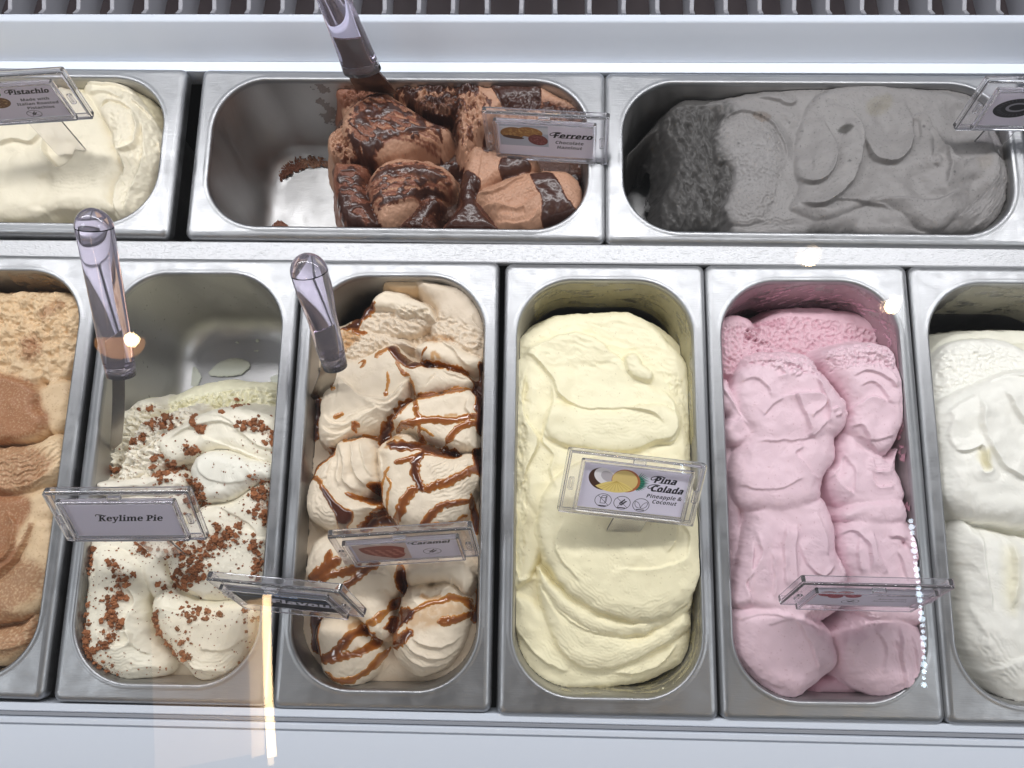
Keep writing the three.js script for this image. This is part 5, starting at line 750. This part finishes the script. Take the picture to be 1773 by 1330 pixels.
function slant(g, text, x, y, size, align = 'left', weight = '') { g.save(); g.translate(x, y); g.transform(1.08, 0, -0.2, 1, 0, 0); g.fillStyle = INK; g.font = `${weight} ${size}px sans-serif`; g.textAlign = align; g.fillText(text, 0, 0); g.restore(); }
function ring(g, x, y, rx, ry, slash = true) { g.strokeStyle = INK; g.lineWidth = 4; g.beginPath(); g.ellipse(x, y, rx, ry, 0, 0, 7); g.stroke(); if (slash) { g.lineWidth = 3; g.beginPath(); g.moveTo(x - rx * 0.7, y - ry * 0.7); g.lineTo(x + rx * 0.7, y + ry * 0.7); g.stroke(); } }
function wheat(g, x, y, s) { g.save(); g.translate(x, y); g.rotate(0.75); g.fillStyle = INK; g.fillRect(-1.5, -s * 0.2, 3, s); for (let k = 0; k < 4; k++) for (const q of [-1, 1]) { g.beginPath(); g.ellipse(q * s * 0.16, -s * 0.5 + k * s * 0.24, s * 0.09, s * 0.17, q * 0.5, 0, 7); g.fill(); } g.restore(); }
function nut(g, x, y, rx, ry, a, c0, c1) { g.save(); g.translate(x, y); g.rotate(a); g.fillStyle = c0; g.beginPath(); g.ellipse(0, 0, rx, ry, 0, 0, 7); g.fill(); const r = rng(Math.round(x * 7 + y)); g.fillStyle = c1; for (let i = 0; i < 60; i++) { g.globalAlpha = 0.5; g.beginPath(); const u = (r() * 2 - 1) * rx * 0.8, v = (r() * 2 - 1) * ry * 0.7; if ((u / rx) ** 2 + (v / ry) ** 2 < 0.8) { g.ellipse(u, v, rx * 0.09, ry * 0.06, 0.4, 0, 7); g.fill(); } } g.restore(); }
const faces = {
  keylime: card((g) => { g.save(); g.translate(196, 214); g.transform(0.92, 0, -0.12, 1, 0, 0); g.fillStyle = INK; g.strokeStyle = INK; g.lineWidth = 2; g.font = 'italic bold 86px serif'; g.fillText('Keylime Pie', 0, 0); g.strokeText('Keylime Pie', 0, 0); g.lineWidth = 7; g.beginPath(); g.moveTo(-6, -52); g.bezierCurveTo(-14, -84, 30, -70, 60, -62); g.stroke(); g.restore(); }),
  caramel: card((g) => {
    g.fillStyle = '#c9b4ae'; g.fillRect(20, 70, 400, 300); g.fillStyle = '#8d4a3f'; g.beginPath(); g.moveTo(60, 130); g.bezierCurveTo(180, 90, 330, 90, 400, 170); g.bezierCurveTo(360, 250, 420, 330, 300, 350); g.bezierCurveTo(160, 290, 60, 260, 60, 130); g.fill();
    g.fillStyle = '#b5776a'; for (let i = 0; i < 14; i++) { g.beginPath(); g.ellipse(120 + i * 19, 170 + (i * 37 % 130), 26, 12, 0.6, 0, 7); g.fill(); }
    swashText(g, 'Caramel', 452, 120, 66, { stretch: 1.08 }); ring(g, 590, 260, 66, 56); wheat(g, 590, 262, 62);
  }),
  flavour: card((g) => { g.strokeStyle = '#3d5a86'; g.lineWidth = 8; g.strokeRect(40, 40, 720, 130); swashText(g, 'Flavour', 250, 270, 110, { color: '#c9c6d2' }); swashText(g, 'New', 300, 130, 80, { color: '#8fa6cc' }); }, '#14141a'),
  berry: card((g) => { for (const [x, y, r] of [[110, 110, 70], [220, 90, 62], [300, 140, 58], [180, 160, 55]]) nut(g, x, y, r, r * 0.8, 0.3, '#8c2733', '#d9828d'); swashText(g, "'n Cream", 440, 130, 64, { stretch: 1.05 }); slant(g, 'Made with', 500, 220, 40); slant(g, 'Strawberries', 480, 268, 40); ring(g, 330, 280, 60, 50); wheat(g, 330, 280, 54); }),
  pina: card((g) => {
    g.fillStyle = '#4a2d20'; g.beginPath(); g.ellipse(150, 130, 105, 86, 0.45, 0, 7); g.fill(); g.fillStyle = '#e8e3e4'; g.beginPath(); g.ellipse(168, 108, 88, 62, 0.5, 0, 7); g.fill(); g.fillStyle = '#b9b2b6'; g.beginPath(); g.ellipse(190, 106, 58, 38, 0.5, 0, 7); g.fill();
    for (let i = 0; i < 15; i++) { const a = -1.25 + i * 0.18; g.fillStyle = i % 2 ? '#1f5a4c' : '#2f7d66'; g.beginPath(); g.moveTo(400, 105 + i * 4); g.lineTo(405 + Math.cos(a) * 105, 120 + Math.sin(a) * 85); g.lineTo(408, 130 + i * 4); g.fill(); }
    g.fillStyle = '#b0683c'; g.beginPath(); g.ellipse(330, 125, 110, 92, 0.25, 0, 7); g.fill(); g.fillStyle = '#dcc27c'; g.beginPath(); g.ellipse(322, 122, 98, 80, 0.25, 0, 7); g.fill(); g.fillStyle = '#e7cf7c'; g.beginPath(); g.moveTo(110, 190); g.bezierCurveTo(200, 130, 300, 110, 395, 190); g.bezierCurveTo(330, 240, 190, 245, 110, 190); g.fill(); g.strokeStyle = '#c4a24e'; g.lineWidth = 3; for (let i = 0; i < 9; i++) { g.beginPath(); g.moveTo(262, 135); g.lineTo(130 + i * 32, 205 + 14 * Math.sin(i * 0.5)); g.stroke(); }
    swashText(g, 'Pina', 532, 112, 70, { stretch: 1.2 }); swashText(g, 'Colada', 520, 184, 70, { stretch: 1.1 }); slant(g, 'Pineapple &', 640, 240, 44, 'center', 'bold'); slant(g, 'Coconut', 650, 284, 44, 'center', 'bold');
    ring(g, 190, 304, 62, 54); g.lineWidth = 4; g.strokeRect(170, 282, 36, 46); g.beginPath(); g.moveTo(170, 282); g.lineTo(182, 264); g.lineTo(214, 264); g.lineTo(206, 282); g.moveTo(214, 264); g.lineTo(214, 312); g.lineTo(206, 328); g.stroke(); ring(g, 335, 308, 62, 54); wheat(g, 335, 310, 56); ring(g, 480, 310, 62, 54, false); g.lineWidth = 3.5; for (const q of [-1, 1]) { g.beginPath(); g.moveTo(480, 336); g.bezierCurveTo(480 + q * 16, 276, 480 + q * 50, 284, 480 + q * 48, 286); g.bezierCurveTo(480 + q * 52, 330, 480 + q * 18, 340, 480, 336); g.stroke(); } g.fillStyle = INK; for (const x of [190, 335, 480]) g.fillRect(x - 30, 346, 60, 8);
  }),
  hazel: card((g) => { g.fillStyle = '#aab0bf'; g.fillRect(16, 40, 410, 230); g.fillStyle = '#c9cbd4'; g.fillRect(16, 60, 410, 70); nut(g, 130, 130, 108, 62, -0.05, '#8a6238', '#c9a05e'); nut(g, 270, 115, 110, 54, 0.12, '#93683a', '#d0a964'); nut(g, 338, 196, 84, 58, 0.2, '#6e3a38', '#a3676a'); g.fillStyle = '#4b3226'; g.beginPath(); g.ellipse(130, 178, 90, 18, 0.1, 0, 7); g.fill(); swashText(g, 'Ferrero', 462, 160, 76, { stretch: 1.2 }); slant(g, 'Chocolate', 600, 226, 46, 'center', 'bold'); slant(g, 'Hazelnut', 600, 280, 46, 'center', 'bold'); }),
  pistachio: card((g) => { g.fillStyle = '#3f8a3c'; g.beginPath(); g.ellipse(330, 110, 60, 30, -0.4, 0, 7); g.fill(); nut(g, 230, 170, 80, 60, 0.3, '#a58a6c', '#d8c2a0'); nut(g, 330, 190, 84, 56, -0.2, '#6d4d35', '#b89870'); nut(g, 150, 190, 70, 50, 0.1, '#b79c7b', '#7a9a4c'); swashText(g, 'Pistachio', 440, 110, 66, { stretch: 1.05 }); slant(g, 'Made with', 600, 186, 40, 'center', 'bold'); slant(g, 'Italian Roasted', 600, 232, 40, 'center', 'bold'); slant(g, 'Pistachios', 600, 278, 40, 'center', 'bold'); ring(g, 520, 330, 56, 38); wheat(g, 520, 330, 42); }),
  grey: card((g) => { g.fillStyle = '#2b2a2e'; g.beginPath(); g.ellipse(230, 190, 170, 100, -0.05, 0, 7); g.fill(); g.fillStyle = '#8f8d96'; g.beginPath(); g.ellipse(240, 180, 90, 48, -0.05, 0, 7); g.fill(); g.fillStyle = '#232226'; g.beginPath(); g.ellipse(242, 180, 66, 32, -0.05, 0, 7); g.fill(); g.strokeStyle = '#55535b'; g.lineWidth = 5; for (let i = 0; i < 30; i++) { const a = i * 0.21; g.beginPath(); g.moveTo(235 + Math.cos(a) * 120, 184 + Math.sin(a) * 68); g.lineTo(235 + Math.cos(a) * 152, 184 + Math.sin(a) * 88); g.stroke(); } swashText(g, 'Cookies', 460, 150, 72, { stretch: 1.1 }); slant(g, 'and Cream', 600, 230, 46, 'center', 'bold'); }),
};
const ringGeo = (w, h, t, z0, z1, r) => { const s = new THREE.Shape(), q = (p, w, h, r) => { p.moveTo(-w + r, -h); p.lineTo(w - r, -h); p.quadraticCurveTo(w, -h, w, -h + r); p.lineTo(w, h - r); p.quadraticCurveTo(w, h, w - r, h); p.lineTo(-w + r, h); p.quadraticCurveTo(-w, h, -w, h - r); p.lineTo(-w, -h + r); p.quadraticCurveTo(-w, -h, -w + r, -h); }; q(s, w / 2, h / 2, r); const hole = new THREE.Path(); q(hole, w / 2 - t, h / 2 - t, r * 0.6); s.holes.push(hole); return new THREE.ExtrudeGeometry(s, { depth: z1 - z0 - 0.0008, bevelEnabled: true, bevelSize: 0.0004, bevelThickness: 0.0004, bevelSegments: 2, curveSegments: 4 }).translate(0, 0, z0 + 0.0004); };
const plateGeo = new RoundedBoxGeometry(0.1048, 0.0498, 0.0018, 3, 0.0008), lipGeo = ringGeo(0.1050, 0.0500, 0.0022, -0.0058, -0.0011, 0.0016), frameGeo = ringGeo(0.0850, 0.0405, 0.0016, 0.0011, 0.0052, 0.001), tabGeo = new RoundedBoxGeometry(0.0095, 0.0032, 0.0034, 2, 0.0006), slotGeo = ringGeo(0.0034, 0.0092, 0.0008, 0.0012, 0.0030, 0.001);
function sign(key, label, [x, y, z], [rx, ry, rz], down = 0.034, shift = 0, lean = 0.5) {
  const t = thing('flavour_sign', label, 'sign', 'flavour signs standing in the ice cream'); delete t.userData.group;
  t.position.set(x, y, z); t.rotation.order = 'YXZ'; t.rotation.set(rx, ry, rz);
  part('plate', plateGeo, M.acrylic, t); part('lip', lipGeo, M.acrylic, t); part('frame', frameGeo, M.acrylic, t);
  for (const [a, b, g] of [[0, 0.0226, tabGeo], [-0.0475, 0, slotGeo], [0.0475, 0, slotGeo]]) part('clip', g, M.acrylic, t).position.set(a, b, g === tabGeo ? 0.0030 : 0);
  const c = part('card', new RoundedBoxGeometry(0.0806, 0.0362, 0.0005, 1, 0.0001), [M.paper, M.paper, M.paper, M.paper, new THREE.MeshStandardMaterial({ name: 'printed_card', map: faces[key], roughness: 0.45 }), M.paper], t); c.position.set(0, 0.0004, 0.0016);
  // stem: a clear tongue bending from the lower edge down into the ice cream
  t.updateMatrixWorld(true);
  const into = new THREE.Vector3(0, -1, 0).transformDirection(t.matrixWorld.clone().invert()).multiplyScalar(1 - lean).add(new THREE.Vector3(0, -lean, 0)).normalize(), ang = Math.atan2(into.z, -into.y);
  const st = part('stem', new RoundedBoxGeometry(0.0265, down, 0.0018, 2, 0.0007).translate(0, -down / 2, 0), M.acrylic, t); st.position.set(shift, -0.0252, -0.003); st.rotation.x = -ang;
  return t;
}
sign('keylime', 'clear holder with a lilac Keylime Pie card, left foreground', [-0.2398, 0.0543, 0.2177], [-0.7263, 0.0231, 0.0014], 0.055, 0.008);
sign('caramel', 'clear holder with a Caramel card over the sauce drizzled ice cream', [-0.039, 0.0295, 0.2358], [-0.4313, 0.0615, 0.0443], 0.036, 0.005);
sign('flavour', 'clear holder with a black Flavour card across two pan rims', [-0.122, 0.0431, 0.2732], [-0.4066, -0.1489, 0.2384], 0.050, -0.01);
sign('berry', 'clear holder with a red berry card over the pink ice cream', [0.2918, 0.0451, 0.2638], [-0.3626, 0.0092, -0.051], 0.050, 0);
sign('pina', 'clear holder with a pineapple and coconut card in the yellow ice cream', [0.1301, 0.0364, 0.1906], [-1.0849, 0.2294, -0.3541], 0.046, 0.004, 0.45);
sign('hazel', 'clear holder with a Chocolate Hazelnut card in the back row', [0.063, 0.0176, -0.1025], [-0.3272, -0.1531, 0.1122], 0.030, 0.006);
sign('pistachio', 'clear holder with a Pistachio card at the top left', [-0.3587, 0.0734, -0.1021], [-0.2036, 0.1302, -0.0665], 0.075, 0.012);
sign('grey', 'clear holder with a dark cookie card at the top right edge', [0.4548, 0.0436, -0.1177], [-0.2961, 0.0131, -0.0232], 0.055, -0.012);
// ---------- spatulas with clear lilac handles ----------
function limb(sections, n = 28) {                              // [along 0..1, half width, half depth]
  return (a, b, side) => {
    const ax = b.clone().sub(a), len = ax.length(); ax.normalize(); const s = side.clone().addScaledVector(ax, -side.dot(ax)).normalize(), d = new THREE.Vector3().crossVectors(ax, s);
    const pos = [], idx = [];
    sections.forEach(([t, w, h]) => { for (let i = 0; i < n; i++) { const q = i / n * Math.PI * 2, p = a.clone().addScaledVector(ax, t * len).addScaledVector(s, Math.cos(q) * w).addScaledVector(d, Math.sin(q) * h); pos.push(p.x, p.y, p.z); } });
    const m = sections.length, c0 = pos.length / 3; pos.push(...a.clone().addScaledVector(ax, sections[0][0] * len).toArray()); pos.push(...a.clone().addScaledVector(ax, sections[m - 1][0] * len).toArray());
    for (let j = 0; j + 1 < m; j++) for (let i = 0; i < n; i++) { const p = j * n + i, q = j * n + (i + 1) % n; idx.push(p, q, p + n, q, q + n, p + n); }
    for (let i = 0; i < n; i++) { const k = (i + 1) % n; idx.push(c0, k, i, c0 + 1, (m - 1) * n + i, (m - 1) * n + k); }
    const g = new THREE.BufferGeometry(); g.setAttribute('position', new THREE.Float32BufferAttribute(pos, 3)); g.setIndex(idx); g.computeVertexNormals(); return g;
  };
}
const cap = (r, n = 7, k = 1) => Array.from({ length: n }, (_, i) => { const a = (i + 0.35) / n * Math.PI / 2; return [r * k * (1 - Math.sin(a)), Math.cos(Math.PI / 2 - a), 0]; });
function handleSections(len, prof, end) {                      // rounded top end, then the profile [mm, half width, half depth], then a rounded lower end
  const out = [], [r0, h0] = [prof[0][1], prof[0][2]];
  for (let i = 0; i <= 8; i++) { const a = i / 8 * Math.PI / 2; out.push([(r0 * (1 - Math.cos(a)) + 0.0001 * i) / len, Math.max(0.0006, r0 * Math.sin(a)), Math.max(0.0006, h0 * Math.sin(a))]); }
  for (const [m, w, h] of prof) out.push([(m + r0) / len, w, h]);
  const [w1, h1] = [prof.at(-1)[1], prof.at(-1)[2]]; for (let i = 1; i <= 5; i++) { const a = i / 5 * Math.PI / 2; out.push([1 - end * (1 - Math.sin(a)) / len * 1, Math.max(0.0008, w1 * Math.cos(a * 0.92)), Math.max(0.0008, h1 * Math.cos(a * 0.92))]); }
  return out;
}
function spatula(label, top, bottom, tip, prof, blade, mat = M.blade) {
  const t = thing('spatula', label, 'spatula'); const a = P(...top), b = P(...bottom), c = P(...tip); t.position.copy(c);
  const len = a.distanceTo(b), side = new THREE.Vector3(1, 0, 0), at = (p) => p.clone().sub(c), sec = handleSections(len, prof.map(([m, w, h]) => [m * len, w, h]), 0.006);
  part('handle', limb(sec)(at(a), at(b), side), M.handle, t);
  const ax = c.clone().sub(b), tang = b.clone().addScaledVector(b.clone().sub(a).normalize(), -0.03);
  const g = new THREE.BufferGeometry(), pos = [], idx = [], N = 14, [w0, w1, th, dir] = blade, dv = new THREE.Vector3(...dir).normalize();
  for (let i = 0; i <= N; i++) { const s = i / N, p = new THREE.QuadraticBezierCurve3(at(tang), at(b).addScaledVector(b.clone().sub(a).normalize(), 0.012), at(c)).getPoint(s), w = mix(w0, w1, smooth(0.2, 0.8, s)), n = new THREE.Vector3().crossVectors(dv, ax.clone().normalize()).normalize(); for (const [e, f] of [[-1, -1], [1, -1], [1, 1], [-1, 1]]) { const q = p.clone().addScaledVector(dv, e * w).addScaledVector(n, f * th); pos.push(q.x, q.y, q.z); } }
  for (let i = 0; i < N; i++) for (let k = 0; k < 4; k++) { const p = i * 4 + k, q = i * 4 + (k + 1) % 4; idx.push(p, q, p + 4, q, q + 4, p + 4); } idx.push(0, 2, 1, 0, 3, 2, N * 4, N * 4 + 1, N * 4 + 2, N * 4, N * 4 + 2, N * 4 + 3);
  g.setAttribute('position', new THREE.Float32BufferAttribute(pos, 3)); g.setIndex(idx); g.computeVertexNormals();
  part('blade', toCreasedNormals(g, 0.5), mat, t);
  return t;
}
spatula('steel spatula with a clear lilac handle stuck in the crumb topped white ice cream', [157, 360, 0.118], [208, 640, 0.040], [200, 775, -0.020], [[0.0, 0.0132, 0.0115], [0.25, 0.0128, 0.011], [0.5, 0.0124, 0.0105], [0.75, 0.0122, 0.0105], [0.93, 0.0112, 0.010]], [0.007, 0.0085, 0.0007, [0.75, 0.35, -0.5]]);
spatula('spatula with a short clear lilac handle at the left rim of the beige ice cream', [527, 440, 0.100], [577, 622, 0.034], [548, 690, -0.016], [[0.0, 0.0136, 0.0125], [0.18, 0.0134, 0.012], [0.42, 0.0112, 0.0105], [0.7, 0.0108, 0.010], [0.93, 0.0095, 0.009]], [0.006, 0.0095, 0.0007, [0.9, 0.2, -0.3]]);
spatula('clear handled spatula with a brown coated blade in the chocolate ice cream', [535, -110, 0.150], [623, 112, 0.040], [652, 158, -0.006], [[0.0, 0.014, 0.012], [0.4, 0.0130, 0.0105], [0.75, 0.0150, 0.0105], [0.93, 0.0165, 0.009]], [0.009, 0.0175, 0.0008, [1, 0, 0.1]], M.coated);
// ---------- sloping glass front and the shop lamps it mirrors ----------
{
  const tilt = 0.454, at = new THREE.Vector3(0.05, 0.45, 0.224), n = new THREE.Vector3(0, Math.cos(tilt), Math.sin(tilt));
  const g = thing('glass_front', 'clear sloping glass of the display case, mirroring shop lamps', 'glass'); g.position.copy(at); g.rotation.x = tilt;
  part('pane', new THREE.PlaneGeometry(2.0, 0.92).rotateX(-Math.PI / 2), M.pane, g);
  const mirrored = (u, v, far) => { const p = P(u, v, 0), d = p.sub(camera.position).normalize(), s = at.clone().sub(camera.position).dot(n) / d.dot(n), hit = camera.position.clone().addScaledVector(d, s); return hit.addScaledVector(d.addScaledVector(n, -2 * d.dot(n)), far); };
  const glow = (name, r, gg, b, k) => new THREE.MeshStandardMaterial({ name, color: lin(0.8, 0.8, 0.8), emissive: lin(r, gg, b), emissiveIntensity: k });
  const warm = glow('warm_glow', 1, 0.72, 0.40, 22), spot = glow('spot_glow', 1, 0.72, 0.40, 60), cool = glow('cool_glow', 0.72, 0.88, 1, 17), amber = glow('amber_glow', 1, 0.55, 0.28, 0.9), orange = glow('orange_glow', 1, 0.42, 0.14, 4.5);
  const bulb = (name, label, u, v, px, m, far = 2.2) => { const t = thing(name, label, 'lamp'); t.position.copy(mirrored(u, v, far)); const r = px / 1336 * (far + 0.17); part('bulb', new THREE.SphereGeometry(r, 16, 12), m, t); part('shade', new THREE.LatheGeometry([[r * 0.4, r * 2.2], [r * 0.6, r * 2.2], [r * 1.5, r * 0.9], [r * 1.6, r * 0.5], [r * 1.45, r * 0.9]].map(([a, b]) => new THREE.Vector2(a, b)), 20), M.fin, t); const l = new THREE.PointLight(m.emissive, 0.06); l.position.copy(t.position); scene.add(l); return t; };
  bulb('spot_lamp', 'warm spot lamp whose reflection sits above the pink ice cream', 1402, 447, 13, spot); bulb('spot_lamp', 'warm spot lamp reflected by the right rim of the pink pan', 1545, 531, 11, spot);
  bulb('spot_lamp', 'warm spot lamp reflected beside the left spatula handle', 228, 588, 7, spot);
  const s = thing('led_strip', 'warm LED strip in the shop, mirrored as the bright vertical line at lower left', 'lamp');
  const path = new THREE.CatmullRomCurve3([[462, 1030], [462, 1100], [464, 1180], [467, 1250], [471, 1310]].map(([u, v]) => mirrored(u, v, 2.0)));
  part('strip', new THREE.TubeGeometry(path, 40, 0.0115, 8), warm, s);
  { const m = path.getPoint(0.5), l = new THREE.RectAreaLight(warm.emissive, 7, path.getPoint(0).distanceTo(path.getPoint(1)), 0.014); l.position.copy(m).lerp(at, 0.012); const dir = path.getPoint(1).sub(path.getPoint(0)).normalize(), zz = m.clone().sub(at).normalize(), yy = new THREE.Vector3().crossVectors(zz, dir).normalize(); l.quaternion.setFromRotationMatrix(new THREE.Matrix4().makeBasis(dir, yy, new THREE.Vector3().crossVectors(dir, yy))); scene.add(l); }
  const b = thing('glowing_panel', 'shelf panel beside the LED strip with the warm strip light put in as glow, mirrored over the crumb topped ice cream', 'lamp');  // no lamp itself: the strip light falling on it is put in as emission
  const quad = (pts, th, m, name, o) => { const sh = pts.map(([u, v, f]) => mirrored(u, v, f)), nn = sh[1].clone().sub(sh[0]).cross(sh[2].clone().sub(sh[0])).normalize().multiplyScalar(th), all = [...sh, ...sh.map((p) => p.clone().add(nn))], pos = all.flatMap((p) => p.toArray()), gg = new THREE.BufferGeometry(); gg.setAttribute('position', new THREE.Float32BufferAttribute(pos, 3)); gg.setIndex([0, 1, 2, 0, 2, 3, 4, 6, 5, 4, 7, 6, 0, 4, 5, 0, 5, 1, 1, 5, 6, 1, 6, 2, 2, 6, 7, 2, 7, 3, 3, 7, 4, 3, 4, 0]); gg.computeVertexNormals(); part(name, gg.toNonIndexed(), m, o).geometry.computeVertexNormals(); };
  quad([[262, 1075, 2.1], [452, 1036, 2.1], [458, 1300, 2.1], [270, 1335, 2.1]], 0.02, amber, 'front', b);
  const b2 = thing('glowing_panel', 'narrow glowing piece added for the stronger strip light close to the LED strip', 'lamp'); quad([[428, 1040, 2.05], [455, 1036, 2.05], [458, 1305, 2.05], [436, 1312, 2.05]], 0.01, glow('edge_glow', 1, 0.58, 0.26, 3), 'front', b2);  // brighter light near the strip, put in as a second emissive piece
  const dome = thing('pendant_lamp', 'orange pendant lamp reflected around the left spatula handle', 'lamp'); dome.position.copy(mirrored(208, 594, 2.35)); { const o = mirrored(208, 594, 2.35), r = mirrored(252, 594, 2.35).sub(o), d = mirrored(208, 622, 2.35).sub(o), x = r.clone().normalize(), y = d.clone().addScaledVector(x, -d.dot(x)).normalize(), q = new THREE.SphereGeometry(1, 24, 10, 0, Math.PI).scale(r.length(), d.length(), d.length()); dome.quaternion.setFromRotationMatrix(new THREE.Matrix4().makeBasis(x, y, x.clone().cross(y))); const v = q.attributes.position; for (let i = 0; i < v.count; i++) if (v.getY(i) < -d.length() * 0.35) v.setY(i, -d.length() * 0.35); q.computeVertexNormals(); part('shade', q, orange, dome); part('back', q.clone().scale(0.98, 0.98, -0.4), M.fin, dome); }
  const str = thing('light_string', 'string of small cool lights mirrored beside the pink ice cream', 'lamp'), sp = new THREE.CatmullRomCurve3([[1577, 902], [1585, 970], [1593, 1040], [1599, 1110], [1600, 1186]].map(([u, v]) => mirrored(u, v, 2.2)));
  for (let i = 0; i < 27; i++) part('bulb', new THREE.SphereGeometry(0.0060 + 0.0018 * Math.sin(i * 1.7), 10, 8), cool, str).position.copy(sp.getPoint(i / 26));
}
renderer.render(scene, camera);
